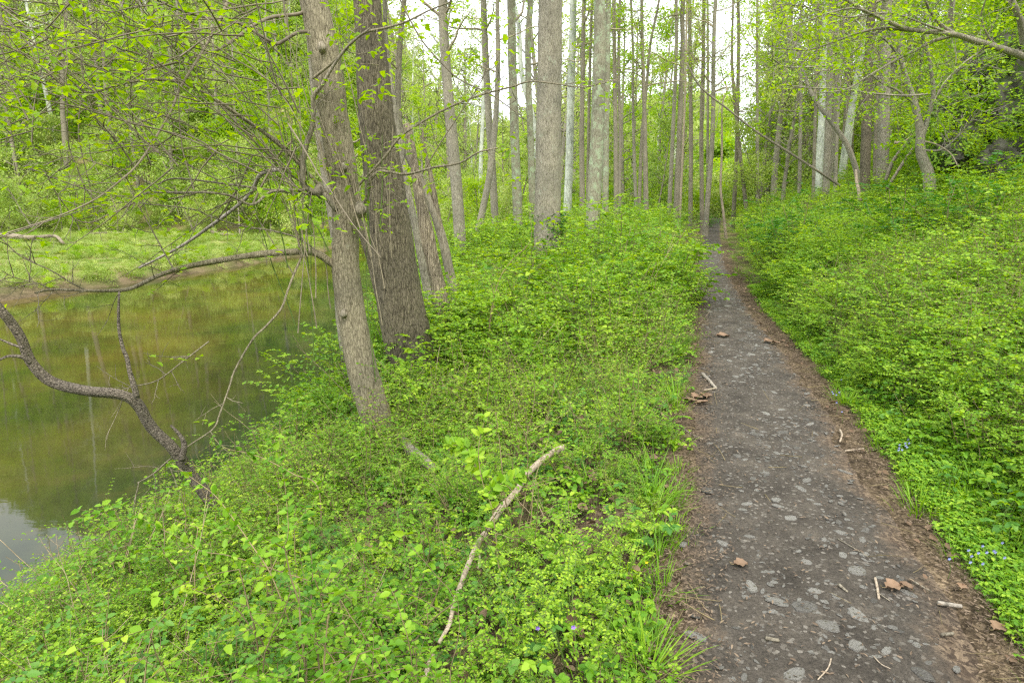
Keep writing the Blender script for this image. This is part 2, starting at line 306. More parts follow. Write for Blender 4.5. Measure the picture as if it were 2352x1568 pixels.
def water_material():
    m, n, l = newmat('river_water')
    tc = N(n, 'ShaderNodeTexCoord')
    n0 = N(n, 'ShaderNodeTexNoise'); n0.inputs['Scale'].default_value = .35; n0.inputs['Detail'].default_value = 6; l.new(tc.outputs['Object'], n0.inputs[0])
    r = ramp(n, [(.32, (.028, .034, .010)), (.48, (.062, .056, .014)), (.68, (.10, .077, .018))]); l.new(n0.outputs[0], r.inputs[0])
    sa = N(n, 'ShaderNodeAttribute'); sa.attribute_name = 'shore'; n5 = N(n, 'ShaderNodeTexNoise'); n5.inputs['Scale'].default_value = 2.2; n5.inputs['Detail'].default_value = 8; l.new(tc.outputs['Object'], n5.inputs[0])
    r5 = ramp(n, [(.35, (.010, .022, .012)), (.55, (.022, .036, .016)), (.72, (.05, .048, .022))]); l.new(n5.outputs[0], r5.inputs[0])
    ms = N(n, 'ShaderNodeMix', data_type='RGBA'); l.new(sa.outputs['Fac'], ms.inputs[0]); l.new(r.outputs[0], ms.inputs[6]); l.new(r5.outputs[0], ms.inputs[7])
    p = N(n, 'ShaderNodeBsdfPrincipled'); p.inputs['Roughness'].default_value = .025; p.inputs['IOR'].default_value = 1.33; p.inputs['Specular IOR Level'].default_value = .4; l.new(ms.outputs[2], p.inputs['Base Color'])
    mp = N(n, 'ShaderNodeMapping'); mp.inputs['Scale'].default_value = (1.2, 3.2, 1); mp.inputs['Rotation'].default_value = (0, 0, -.3); l.new(tc.outputs['Object'], mp.inputs[0])
    n1 = N(n, 'ShaderNodeTexNoise'); n1.inputs['Scale'].default_value = 1.1; n1.inputs['Detail'].default_value = 5; l.new(mp.outputs[0], n1.inputs[0])
    b = N(n, 'ShaderNodeBump'); b.inputs['Distance'].default_value = .005; b.inputs['Strength'].default_value = .2; l.new(n1.outputs[0], b.inputs['Height']); l.new(b.outputs[0], p.inputs['Normal'])
    o = N(n, 'ShaderNodeOutputMaterial'); l.new(p.outputs[0], o.inputs[0])
    return m
def rock_material(name, dark, light, moss, ml=.55, sc=3):
    m, n, l = newmat(name)
    tc = N(n, 'ShaderNodeTexCoord')
    n0 = N(n, 'ShaderNodeTexNoise'); n0.inputs['Scale'].default_value = sc; n0.inputs['Detail'].default_value = 12; n0.inputs['Roughness'].default_value = .7; l.new(tc.outputs['Object'], n0.inputs[0])
    oi = N(n, 'ShaderNodeObjectInfo'); ad = N(n, 'ShaderNodeMath', operation='MULTIPLY_ADD'); ad.inputs[1].default_value = .55; l.new(oi.outputs['Random'], ad.inputs[0]); l.new(n0.outputs[0], ad.inputs[2])
    r = ramp(n, [(.4, dark), (.85, light)]); l.new(ad.outputs[0], r.inputs[0])
    n2 = N(n, 'ShaderNodeTexNoise'); n2.inputs['Scale'].default_value = sc*.6; n2.inputs['Detail'].default_value = 8; l.new(tc.outputs['Object'], n2.inputs[0])
    r2 = ramp(n, [(ml, (0, 0, 0)), (ml+.08, (1, 1, 1))]); l.new(n2.outputs[0], r2.inputs[0])
    mm = N(n, 'ShaderNodeMix', data_type='RGBA'); l.new(r2.outputs[0], mm.inputs[0]); l.new(r.outputs[0], mm.inputs[6]); mm.inputs[7].default_value = (*moss, 1)
    p = N(n, 'ShaderNodeBsdfPrincipled'); p.inputs['Roughness'].default_value = .85; l.new(mm.outputs[2], p.inputs['Base Color'])
    b = N(n, 'ShaderNodeBump'); b.inputs['Distance'].default_value = .03; b.inputs['Strength'].default_value = .8; l.new(n0.outputs[0], b.inputs['Height']); l.new(b.outputs[0], p.inputs['Normal'])
    o = N(n, 'ShaderNodeOutputMaterial'); l.new(p.outputs[0], o.inputs[0])
    return m
M['floor'] = ground_material(); M['path'] = path_material(); M['water'] = water_material()
M['rock'] = rock_material('cliff_rock', (.012, .012, .008), (.12, .115, .085), (.06, .11, .015), .54, sc=4)
M['stone'] = rock_material('path_stone', (.06, .054, .046), (.27, .26, .23), (.10, .09, .06), .58, sc=6)

# ---------------------------------------------------------------- the ground, the river, the path
def axis(parts):
    out = []
    for a, b, st in parts: out += list(np.arange(a, b, st))
    return np.array(out+[parts[-1][1]])
def set_attr(me, name, vals):
    a = me.attributes.new(name, 'FLOAT', 'POINT'); a.data.foreach_set('value', np.asarray(vals, np.float32))
xs = axis([(-210, -80, 10), (-80, -24, 2), (-24, -6, .5), (-6, 9, .15), (9, 24, .5), (24, 80, 2), (80, 210, 10)])
ys = axis([(-60, -6, 4), (-6, 0, .5), (0, 12, .15), (12, 30, .4), (30, 80, 1), (80, 130, 4), (130, 260, 10)])
X, Y = np.meshgrid(xs, ys); Z = ground(X, Y)
ny, nx = X.shape; i = np.arange(ny-1)[:, None]*nx; j = np.arange(nx-1)[None, :]
F = np.stack([i+j, i+j+1, i+nx+j+1, i+nx+j], -1).reshape(-1, 4)
me = raw_mesh('ground', np.stack([X, Y, Z], -1).reshape(-1, 3), F, [M['floor']])
E = xfar(Y)-X
turf = smooth(.6, 2.2, E+nz(X, Y, 1.2)*.8)
turf = np.maximum(turf, .75*smooth(20, 30, Y)*smooth(-1, 0, nz(X, Y, .6)))
turf = np.maximum(turf, .85*smooth(.22, .45, sdist(X, Y)-phw(Y))*smooth(1.6, 1.2, sdist(X, Y))*smooth(-.5, .5, nz(X, Y, 1.9, o=3)))
turf = np.maximum(turf, .45*smooth(.9, 1.5, np.abs(sdist(X, Y)))*smooth(.9, 2.5, -np.abs(sdist(X, Y))+3)*smooth(-.5, .8, nz(X, Y, 2.5, o=3)))
turf = np.maximum(turf, .92*smooth(3.6, 5.0, sdist(X, Y)))
set_attr(me, 'turf', turf.ravel())
mud = smooth(.35, -.2, Z-WATER)*(Z < WATER+.5)
set_attr(me, 'mud', mud.ravel())
o = bpy.data.objects.new('ground', me); C.objects.link(o); tag(o, kind='structure')
# river sheet
ry = axis([(-38, 6, 2), (6, 50, .7), (50, 58, 2)])
xl = xfar(ry)-1.5; xr = pathx(ry)-(wr(ry)*1.0-1.2+.4)/.955
NC = 14; tt_ = np.linspace(0, 1, NC)[None, :]; WX = xl[:, None]*(1-tt_)+xr[:, None]*tt_; WY = ry[:, None]*np.ones((1, NC))
V = np.stack([WX, WY, np.full_like(WX, WATER)], -1).reshape(-1, 3); i = np.arange(len(ry)-1)[:, None]*NC; j = np.arange(NC-1)[None, :]
me = raw_mesh('river_water', V, np.stack([i+j, i+j+1, i+NC+j+1, i+NC+j], -1).reshape(-1, 4), [M['water']])
set_attr(me, 'shore', smooth(6.0, 1.5, (xr[:, None]-WX)+.8*nz(WX, WY, .6)).ravel())
o = bpy.data.objects.new('river_water', me); C.objects.link(o); tag(o, kind='structure')
# path sheet 
py_ = axis([(-3, 12, .06), (12, 60, .3)]); us = np.linspace(-1, 1, 33)
PY, U = np.meshgrid(py_, us, indexing='ij')
wl = phw(PY)+.02+.04*nz(PY, 0, 2.3)+.03*nz(PY, 3, 6); wrt = phw(PY)+.05+.05*nz(PY, 9, 2.1, o=2)+.03*nz(PY, 5, 7)+.06*smooth(5, 2, PY)
off = np.where(U < 0, U*wl, U*wrt)
PX = pathx(PY)+off/.955
PZ = ground(PX, PY)+.012-.02*np.abs(U)**6+.006*nz(PX, PY, 9)*(1-np.abs(U)**4)
ny, nx = PX.shape; i = np.arange(ny-1)[:, None]*nx; j = np.arange(nx-1)[None, :]
F = np.stack([i+j, i+j+1, i+nx+j+1, i+nx+j], -1).reshape(-1, 4)
me = raw_mesh('path', np.stack([PX, PY, PZ], -1).reshape(-1, 3), F, [M['path']]); set_attr(me, 'edge', (np.abs(U)**2.0*.62-.05+.05*nz(PX, PY, 5)).ravel())
o = bpy.data.objects.new('path', me); C.objects.link(o); tag(o, kind='structure')

# ---------------------------------------------------------------- growing branches
def unit(v): v = np.asarray(v, float); return v/(np.linalg.norm(v)+1e-9)
def wander(p, d, L, k=7, bend=.25, lift=.0, rng=random):
    pts = [np.array(p, float)]; d = unit(d)
    for _ in range(k):
        d = unit(d+np.array([rng.gauss(0, bend), rng.gauss(0, bend), rng.gauss(0, bend)+lift])*.5); pts.append(pts[-1]+d*L/k)
    return np.array(pts), d
def resample(P, n):
    P = np.asarray(P, float); L = np.concatenate([[0], np.cumsum(np.linalg.norm(np.diff(P, axis=0), axis=1))])
    q = np.linspace(0, L[-1], n); out = np.stack([np.interp(q, L, P[:, i]) for i in range(3)], 1)
    return out
def spline(P, per=6):
    P = np.asarray(P, float); n = len(P)
    if n < 3: return resample(P, per*2)
    Q = np.vstack([2*P[0]-P[1], P, 2*P[-1]-P[-2]]); out = []
    for i in range(1, n):
        for t in np.linspace(0, 1, per, endpoint=False):
            a, b, c, d = Q[i-1], Q[i], Q[i+1], Q[i+2]
            out.append(.5*((2*b)+(-a+c)*t+(2*a-5*b+4*c-d)*t*t+(-a+3*b-3*c+d)*t**3))
    out.append(P[-1]); return np.array(out)
def cluster(lm, p, n, L, spread, flat=.35, m=0):
    """a few leaves round a twig tip"""
    a = RNG.uniform(0, 2*np.pi, n); D = np.stack([np.cos(a), np.sin(a), RNG.normal(-.15, flat, n)], 1)
    Nn = np.stack([RNG.normal(0, .35, n), RNG.normal(0, .35, n), np.ones(n)], 1)
    P = p+RNG.normal(0, spread, (n, 3))*np.array([1, 1, .5])
    lm.leaves(P, D, Nn, L*RNG.uniform(.6, 1.15, n), W=.55, m=m)
def twigs(bm, lm, P, n, L, r, leafn=5, leafL=.07, spread=.05, start=.3, m=0, lmm=0, lift=.15, side=3, sub=2, prob=1.0, updir=None):
    """side twigs along the polyline P, each with leaf clusters"""
    P = np.asarray(P, float); k = len(P)
    for _ in range(n):
        t = random.uniform(start, 1)*(k-1); i = min(int(t), k-2); p = P[i]+(P[i+1]-P[i])*(t-i)
        T = unit(P[i+1]-P[i]); a = unit(np.cross(T, RNG.normal(size=3)))
        d = unit(a+T*random.uniform(.2, .9)+np.array((0, 0, lift)))
        l = L*random.uniform(.5, 1.3); q, _ = wander(p, d, l, 5, .3, lift*.3)
        bm.tube(q, np.linspace(r, r*.4, len(q)), side, m)
        for s_ in range(sub):
            b = q[random.randint(1, 4)]; q2, _ = wander(b, unit(RNG.normal(size=3)+d), l*.45, 3, .3)
            bm.tube(q2, np.linspace(r*.6, r*.3, len(q2)), 3, m)
            if leafn and random.random() < prob: cluster(lm, q2[-1], leafn, leafL, spread, m=lmm)
        if leafn and random.random() < prob: cluster(lm, q[-1], leafn, leafL, spread, m=lmm)
def trace(pts):
    return np.array([at(*p) for p in pts])
def traceY(pts, y0, y1):
    k = len(pts); return np.array([at(p[0], p[1], y0+(y1-y0)*i/(k-1)) for i, p in enumerate(pts)])

# ---------------------------------------------------------------- mid-distance trees traced one by one
def traced_tree(name, label, cat, pts, Yd, w0, w1, mat, top=14, sides=16, group=None, nb=8, bl=1.6, leafn=4, leafL=.10, lmat='leaf_tree', prob=.5,
                ridge=0, rough=.08, low=.35, flare=1.35, tw='twig', down=True):
    """pts run from the top of the picture to the foot; widths in photo units"""
    P = [at(px, py, Yd) for px, py in pts][::-1]                        # foot first
    s = mpp(pts[-1][0], pts[-1][1], Yd); r0 = w0*s/2; r1 = w1*mpp(pts[0][0], pts[0][1], Yd)/2
    gz = g1(P[0][0], P[0][1])
    if down and P[0][2] > gz-.05:
        d = unit(P[0]-P[1]); P.insert(0, P[0]+d*((P[0][2]-gz+.12)/max(.3, -d[2])))
    zt = P[-1][2]; seg = len(P)
    if top:
        d = unit(P[-1]-P[-2]); d = unit(d*np.array((.5, .5, 1)))
        h = max(.5, top-zt)
        for k in (1, 2, 3): P.append(P[-1]+d*h/3+np.array((random.gauss(0, .1), random.gauss(0, .1), 0)))
    Q = spline(P, 6); L = np.concatenate([[0], np.cumsum(np.linalg.norm(np.diff(Q, axis=0), axis=1))])
    zs = Q[:, 2]
    R = np.interp(zs, [P[0][2], P[0][2]+.25, P[0][2]+.7, zt, zt+max(top-zt, .5)], [r0*flare, r0*1.12, r0, r1, r1*.25 if top else r1])
    n = max(20, int(L[-1]/(.16 if sides < 24 else .05))); n = min(n, 260)
    Q2 = resample(Q, n); R2 = np.interp(np.linspace(0, L[-1], n), L, R)
    root = empty(name, (P[0][0], P[0][1], gz), label, cat, group)
    b = MB(); b.tube(Q2, R2, sides, 0, rough=rough, ridge=ridge, seed=random.random()*50, cap=not top); b.obj('trunk', mat, root)
    if nb:
        nb = int(nb*1.5); lf = MB()
        for _ in range(nb):
            tb = MB()
            f = random.uniform(low, .97); i = int(f*(n-1)); p = Q2[i]
            a = random.uniform(0, 6.28); d = unit((math.cos(a), math.sin(a), random.uniform(.1, .9)))
            l = bl*random.uniform(.5, 1.3)*(1.3-f*.5)
            q, _ = wander(p, d, l, 8, .28, .05); rr = min(R2[i]*.35, .04*l)
            tb.tube(q, np.linspace(rr, .006, len(q)), 4)
            twigs(tb, lf, q, int(4+l*4), l*.38, max(.005, rr*.25), leafn, leafL, .12, .2, prob=min(1, prob*1.35), sub=3)
            tb.obj('branch', M[tw], root)
        if lf.n: lf.obj('crown', M[lmat], root)
    return root

TT = traced_tree
# trunk pair at the water's edge
def big_trunk(name, label, rows, Yd, mat, sides, ridge, foot_drop=.2, topz=11, flare=None, bends=None):
    P = []; R = []
    for (xl_, xr_, y_) in rows[::-1]:
        P.append(at((xl_+xr_)/2, y_, Yd)); R.append((xr_-xl_)/2*mpp((xl_+xr_)/2, y_, Yd))
    gz = g1(P[0][0], P[0][1]); 
    P.insert(0, np.array((P[0][0]+.03, P[0][1], min(gz, P[0][2])-foot_drop))); R.insert(0, R[0]*1.15)
    d = unit(P[-1]-P[-2]); h = topz-P[-1][2]
    for k in (1, 2, 3): P.append(P[-1]+d*h/3); R.append(R[-1]*.8)
    P = np.array(P); Q = spline(P, 6); Lp = np.linspace(0, len(P)-1, len(Q)); Rq = np.interp(Lp, np.arange(len(P)), R)
    L = np.concatenate([[0], np.cumsum(np.linalg.norm(np.diff(Q, axis=0), axis=1))]); n = int(L[-1]/.045)
    Q2 = resample(Q, n); R2 = np.interp(np.linspace(0, L[-1], n), L, Rq)
    root = empty(name, (P[1][0], P[1][1], gz), label, 'tree')
    b = MB(); b.tube(Q2, R2, sides, rough=.10, ridge=ridge, seed=3.3)
    b.obj('trunk', mat, root)
    return root, Q2, R2
YA, YB = 5.5, 7.2
treeA, QA, RA = big_trunk('leaning_tree', 'smooth pale brown tree leaning at the river edge, in front of the dark furrowed trunk, with long bare limbs over the water',
    [(690, 752, 0), (712, 778, 120), (732, 796, 250), (750, 818, 380), (762, 828, 470), (764, 824, 540), (762, 826, 620), (775, 838, 720), (800, 868, 860), (838, 905, 985), (852, 930, 1030)], YA, M['bark_a'], 36, .035)
treeB, QB, RB = big_trunk('dark_tree', 'thick dark brown furrowed tree just behind the pale leaning one on the bank',
    [(812, 874, 0), (818, 892, 150), (824, 906, 280), (838, 926, 420), (848, 944, 540), (862, 962, 660), (878, 984, 760), (893, 1003, 830), (900, 1025, 890)], YB, M['bark_b'], 56, .045)
def high_crown(root, Q, R, z0, n, L, lm, seedbias=(0, 0)):
    k = len(Q); ok = [i for i in range(k) if Q[i][2] > z0]; lf = MB()
    for _ in range(n):
        i = random.choice(ok); a = random.uniform(0, 6.28); d = unit((math.cos(a)+seedbias[0], math.sin(a)+seedbias[1], random.uniform(.1, .7)))
        l = L*random.uniform(.6, 1.2); q, _ = wander(Q[i], d, l, 8, .25, .02); tb = MB(); tb.tube(q, np.linspace(max(.02, R[i]*.4), .008, len(q)), 6)
        twigs(tb, lf, q, 16, l*.3, .008, 6, .11, .14, .2, prob=.8, sub=3); tb.obj('branch', M['twig'], root)
    lf.obj('crown', M[lm], root)
high_crown(treeA, QA, RA, 4.0, 16, 3.6, 'leaf_tree', (-.5, .1)); high_crown(treeB, QB, RB, 5.0, 14, 4.0, 'leaf_mid', (-.3, .2))
# root flare of the dark tree: two buttresses
b = MB()
fb = np.array(treeB.location)
for dx, dy, L_ in ((.5, -.2, .55), (.25, -.45, .5), (-.35, -.3, .4), (.6, .25, .5)):
    d = np.array((dx, dy, 0)); d = d/np.linalg.norm(d)
    p0 = fb+np.array((0, 0, .38))+d*.12; p1 = fb+d*.36+np.array((0, 0, .1)); p2 = fb+d*(.36+L_*.5); p2[2] = g1(p2[0], p2[1])-.03
    q = spline([p0, p1, p2], 6); b.tube(q, np.linspace(.14, .06, len(q)), 14, rough=.15, ridge=.05)
b.obj('root', M['bark_b'], treeB)

def C1(*a): return [(x/2, y/2) for x, y in a]                          # readings taken off the enlarged upper-left quarter
def C2(*a): return [(674+x/2, y/2) for x, y in a]
def C3(*a): return [(1494+x/2, y/2) for x, y in a]
def C4(*a): return [(x/2, 784+y/2) for x, y in a]
def C5(*a): return [(674+x/2, 784+y/2) for x, y in a]
def C6(*a): return [(1494+x/2, 784+y/2) for x, y in a]
# limbs of the leaning tree: (points, Y start, Y end, width start, width end [photo units])
limbsA = [
 (C1((1530, 1215), (1440, 1160), (1300, 1160), (1180, 1170), (1040, 1190), (900, 1215), (800, 1240), (720, 1270), (600, 1325), (500, 1335), (400, 1335), (240, 1330), (160, 1345)), 5.45, 4.3, 17, 4, 0),
 (C1((1545, 960), (1490, 895), (1440, 880), (1395, 840), (1400, 700), (1440, 560), (1440, 450), (1480, 390), (1540, 290), (1610, 200), (1700, 130)), 5.4, 5.0, 17, 4, 1),
 (C1((1400, 860), (1390, 872), (1250, 880), (1160, 940), (1060, 900), (960, 885), (850, 885), (690, 885), (610, 905), (450, 885), (280, 830), (140, 780)), 5.35, 4.2, 7, 2.5, 1),
 (C1((1540, 930), (1400, 780), (1310, 690), (1200, 600), (1100, 530), (980, 450), (850, 385), (700, 365), (560, 385), (420, 425), (300, 400), (150, 270), (0, 200)), 5.4, 4.0, 8, 3, 0),
 (C1((1380, 740), (1280, 650), (1150, 570), (1000, 470), (870, 385), (740, 300), (640, 250), (540, 220), (450, 170), (350, 90), (250, 0)), 5.35, 4.3, 6, 2.5, 0),
 (C1((1420, 40), (1370, 65), (1250, 80), (1160, 120), (1080, 180), (1000, 230), (940, 245), (800, 290), (650, 320), (500, 320), (330, 285), (180, 270)), 5.5, 4.6, 9, 2.5, 2),
 (C1((1450, 150), (1370, 150), (1280, 200), (1240, 190), (1100, 110), (960, 85), (850, 55), (760, 20), (690, -20)), 5.5, 4.6, 9, 3, 2),
 (C1((1060, -20), (1010, 90), (940, 220), (885, 310), (830, 400), (790, 500), (740, 590), (680, 690), (620, 770), (540, 840), (430, 920), (250, 1000), (0, 1080)), 5.0, 4.0, 7, 3, 2),
 (C1((620, 770), (560, 680), (500, 610), (420, 520), (330, 430), (240, 340), (100, 250), (0, 190)), 4.5, 3.9, 4, 2, 0),
 (C1((740, 300), (660, 220), (600, 150), (560, 60), (510, 0)), 4.7, 4.5, 4, 2.5, 0),
 (C1((295, 0), (300, 250), (308, 470), (315, 660), (350, 760), (390, 860), (435, 920)), 4.2, 4.25, 2.5, 3.5, 0),
 (C1((130, 780), (200, 785), (260, 890), (310, 960), (350, 1010), (420, 1022), (490, 990), (570, 955), (615, 930), (615, 905)), 4.2, 4.6, 2.2, 4, 0),
 (C1((400, 1335), (330, 1300), (230, 1240), (100, 1180), (0, 1090)), 4.5, 4.2, 4, 2, 0),
 (C1((240, 1330), (170, 1300), (70, 1275), (10, 1245)), 4.4, 4.2, 3, 2, 0),
 (C1((800, 1240), (760, 1170), (700, 1060), (640, 950), (600, 860)), 4.8, 5.0, 4, 2, 0),
 (C1((1160, 940), (1230, 800), (1290, 700), (1350, 640)), 5.1, 5.3, 5, 5, 2),
 (C1((1160, 715), (1110, 830), (1060, 920), (1000, 1010)), 5.0, 5.0, 4, 3, 2),
 (C1((1390, 1170), (1350, 1260), (1320, 1340), (1290, 1420), (1220, 1500), (1160, 1560)) + C4((1080, 130), (1050, 220), (1010, 330), (980, 400), (880, 470), (780, 540), (700, 610), (630, 650)), 5.3, 4.2, 6, 2.5, 0),
 (C4((960, 0), (830, 100), (720, 180), (600, 210), (480, 255)), 4.6, 4.3, 3.5, 2, 0),
 (C1((1650, 960), (1690, 900), (1700, 830), (1740, 790)) + C2((440, 790), (520, 800), (640, 770), (760, 750), (850, 700), (940, 680)), 5.45, 5.0, 9, 3, 0),
 (C2((300, 850), (420, 720), (480, 640), (560, 580), (700, 500), (850, 440), (1000, 400), (1090, 375), (1200, 385), (1330, 400), (1490, 365)), 5.4, 5.2, 6, 2.5, 0),
 (C2((90, 360), (200, 270), (310, 160), (420, 130), (520, 100), (620, 50), (720, 10)), 5.3, 5.0, 7, 3, 0),
 (C2((490, 0), (540, 100), (600, 200), (700, 310), (770, 370), (900, 430), (1000, 500), (1050, 530)), 5.1, 5.0, 4, 2, 2),
 (C2((590, 800), (680, 650), (780, 500), (860, 380), (900, 260)), 5.2, 5.0, 3, 2, 2),
 (C1((1420, 860), (1330, 800), (1220, 700), (1080, 560), (960, 420), (880, 310), (800, 220), (700, 90), (640, 0)), 5.4, 4.4, 5, 2, 2),
 (C1((1500, 900), (1300, 880), (1000, 840), (800, 820), (700, 850), (600, 790), (480, 760), (330, 720), (200, 760)), 5.4, 4.6, 5, 2, 1),
 (C1((1500, 1190), (1380, 1100), (1250, 1060), (1120, 1040), (980, 1000), (880, 960), (700, 940), (560, 930), (400, 960), (150, 1040), (0, 1090)), 5.4, 4.5, 4, 2, 1),
]
twmat = [M['bark_a'], M['bark_e'], M['twigdark']]
for li, (pts, y0, y1, w0, w1, mi) in enumerate(limbsA):
    P = spline(traceY(pts, y0, y1), 7)
    s0 = mpp(*pts[0], y0); s1 = mpp(*pts[-1], y1)
    R = np.linspace(w0*s0/2, w1*s1/2, len(P))
    b = MB(); b.tube(P, R, 10 if w0 > 6 else 6, 0, rough=.22 if w0 > 6 else 0, seed=li)
    tb_l = MB()
    lo = li in (0, 11, 12, 13, 17, 18)
    twigs(b, tb_l, P, 10 if w0 > 6 else 8, .34, .004, 4, .062, .045, .15, prob=.12 if lo else .5, sub=2, lift=.12)
    lo_ = b.obj('limb', [twmat[mi], M['twig']], treeA)
    if tb_l.n: tb_l.obj('leaves', M['leaf_tree'], lo_)
# knot and burl where limbs leave
for (px, py, r_) in ((828, 480, .055), (735, 437, .05), (790, 385, .03), (740, 110, .035), (790, 720, .03)):
    p = at(px, py, YA-.13); q = np.array([p+np.array((0, 0, -r_*1.3)), p+np.array((0, -.01, -r_*.5)), p+np.array((0, -.02, r_*.4)), p+np.array((0, 0, r_*1.2))])
    b = MB(); b.tube(spline(q, 3), [r_*a for a in (.3, .5, .75, .9, 1, .95, .8, .6, .45, .3)][:len(spline(q, 3))], 12, rough=.3)
    b.obj('burl', M['bark_e'], treeA)
# water shoots around the trunk
b = MB(); lf = MB()
for k in range(46):
    px = random.choice([random.gauss(725, 40), random.gauss(690, 30), random.gauss(850, 30)]); py = random.uniform(380, 620) if k % 3 else random.uniform(560, 880)
    Yk = YA-random.uniform(.0, .35); p = at(px, py, Yk)
    d = unit((random.gauss(-.12, .16), random.gauss(0, .1), 1)); q, _ = wander(p, d, random.uniform(.7, 2.0), 9, .09)
    b.tube(q, np.linspace(.006, .002, len(q)), 4, random.choice([0, 0, 1]))
    if k % 2: twigs(b, lf, q, 4, .18, .002, 4, .05, .03, .3, sub=1, prob=.6)
sh = b.obj('shoots', [M['twig'], M['stem_green']], treeA); lf.obj('leaves', M['leaf_tree'], sh)
# fine hanging twig spray filling the crown over the river
b = MB(); lf = MB()
for k in range(165):
    px = random.uniform(-40, 700); py = 480*random.random()**1.1-20; Yk = random.uniform(3.9, 5.6)
    if px < 330 and py > 330: continue
    p = at(px, py, Yk); d = unit((random.gauss(-.6, .5), random.gauss(0, .4), random.gauss(.15, .4)))
    q, _ = wander(p, d, random.uniform(.6, 1.5), 8, .16); b.tube(q, np.linspace(.006, .002, len(q)), 3)
    twigs(b, lf, q, 3, .22, .0025, 5, .062, .05, .3, sub=1, prob=.42)
sp_ = b.obj('twig_spray', M['twigdark'], treeA); lf.obj('leaves', M['leaf_tree'], sp_)
# leaves and small twigs on the dark tree
b = MB(); lf = MB()
for px, py in ((850, 200), (870, 150), (900, 80), (860, 240), (825, 300), (905, 240), (835, 370), (870, 385), (840, 20), (850, 450), (880, 340)):
    p = at(px, py, YB-.45); q, _ = wander(p, (random.gauss(0, .5), -.5, .1), .4, 4, .3); b.tube(q, np.linspace(.005, .002, len(q)), 3)
    for z in q[1:]: cluster(lf, z, 3, .09, .06)
h_ = b.obj('branches', M['twig'], treeB); lf.obj('leaves', M['leaf_tree'], h_)

# --- the row of trees standing along the bank, left to right
TT('tree', 'thin dark crooked tree rising right behind the thick furrowed trunk', 'tree', C2((510, 0), (490, 200), (480, 450), (500, 650), (560, 780), (640, 960), (690, 1120), (720, 1260)), 10.5, 24, 11, M['bark_e'], 11, 18, nb=9, bl=1.3, prob=.4, ridge=.04)
TT('tree', 'short grey-brown stem leaning left low behind the furrowed trunk, near the water', 'tree', C2((420, 0), (430, 250), (500, 750), (560, 1040), (600, 1250), (625, 1390)), 9.2, 22, 10, M['bark_c'], 9, 14, nb=5, prob=.3)
TT('tree', 'dark leaning stem between the two riverside trunks, over the water', 'tree', C2((250, 880), (310, 1050), (350, 1170), (390, 1330)), 10.0, 26, 18, M['bark_b'], 6, 12, nb=3, prob=.3)
TT('tree', 'slim grey trunk leaning left, half hidden under the pale leaning tree', 'tree', [(772, 560), (780, 700), (792, 800), (800, 870)], 7.6, 24, 20, M['bark_c'], 5, 14, nb=0)
TT('tree', 'straight grey-brown trunk left of the forked pair, slightly curved', 'tree', C2((685, 0), (697, 250), (715, 480), (735, 700), (752, 900), (768, 1130)), 16, 29, 20, M['bark_c'], 15, 20, nb=10, prob=.5)
TT('tree', 'left trunk of the crossing pair, straight and brown', 'tree', C2((872, 0), (885, 300), (898, 560), (915, 800), (930, 1080)), 20, 18, 14, M['bark_c'], 17, 14, nb=9, bl=2)
TT('tree', 'right trunk of the crossing pair, bending down to the left', 'tree', C2((938, 0), (940, 250), (932, 500), (905, 780), (870, 960), (838, 1120)), 18, 17, 9, M['bark_c'], 15, 14, nb=8, bl=1.8)
TT('tree', 'grey lichen-spotted trunk next left of the pale sycamore top', 'tree', C2((1000, 0), (1004, 250), (1012, 500), (1022, 760), (1030, 985)), 18.5, 22, 19, M['bark_d'], 17, 18, nb=8, bl=1.8)
TT('tree', 'slender grey-green trunk just left of the thickest straight trunk', 'tree', C2((1090, 0), (1078, 170), (1080, 400), (1092, 700), (1098, 985)), 19, 17, 13, M['bark_d'], 16, 14, nb=8, bl=1.8)
TT('sycamore', 'whitish sycamore trunk bending, seen between two grey trunks left of the thickest one', 'tree', C2((1010, 0), (1035, 120), (1050, 350), (1110, 600), (1130, 980)), 32, 13, 10, M['bark_pale'], 20, 10, nb=8, bl=2.5, tw='bark_pale')
TT('tree', 'thickest straight trunk in the middle of the view, ridged grey bark', 'tree', C2((1181, 0), (1178, 300), (1172, 600), (1168, 900), (1166, 1100), (1180, 1290)), 12.4, 62, 54, M['bark_c'], 18, 40, nb=6, bl=2, ridge=.05, rough=.05, low=.5)
TT('sycamore', 'white-topped trunk with brown lower bark behind, right of the thickest trunk', 'tree', C2((1286, 0), (1276, 350), (1270, 650), (1258, 990)), 25, 20, 15, M['bark_pale'], 20, 14, nb=8, bl=2.3)
TT('tree', 'thin brown trunk right of the white-topped one', 'tree', C2((1335, 0), (1330, 300), (1325, 600), (1326, 860)), 24, 13, 9, M['bark_e'], 18, 12, nb=8, bl=2)
TT('tree', 'very thin dark trunk touching the lichen-covered one on its left', 'tree', C2((1372, 0), (1362, 300), (1352, 850)), 26, 8, 6, M['bark_e'], 17, 10, nb=7, bl=2)
TT('tree', 'stout straight trunk with grey-green lichen, second thickest, ending above the bushes', 'tree', C2((1406, 0), (1404, 300), (1396, 600), (1384, 850), (1374, 1030)), 15.5, 34, 27, M['bark_d'], 18, 28, nb=6, bl=2, ridge=.03, low=.5)
TT('tree', 'slim green-grey trunk close behind the lichen-covered one on its right', 'tree', C2((1447, 0), (1440, 400), (1432, 960)), 21, 15, 12, M['bark_d'], 18, 12, nb=8, bl=2)
TT('tree', 'brown trunk with many side twigs, first of the thin pair in the middle', 'tree', C2((1472, 0), (1476, 300), (1480, 600), (1482, 920)), 23, 11, 8, M['bark_e'], 17, 12, nb=14, bl=1.8)
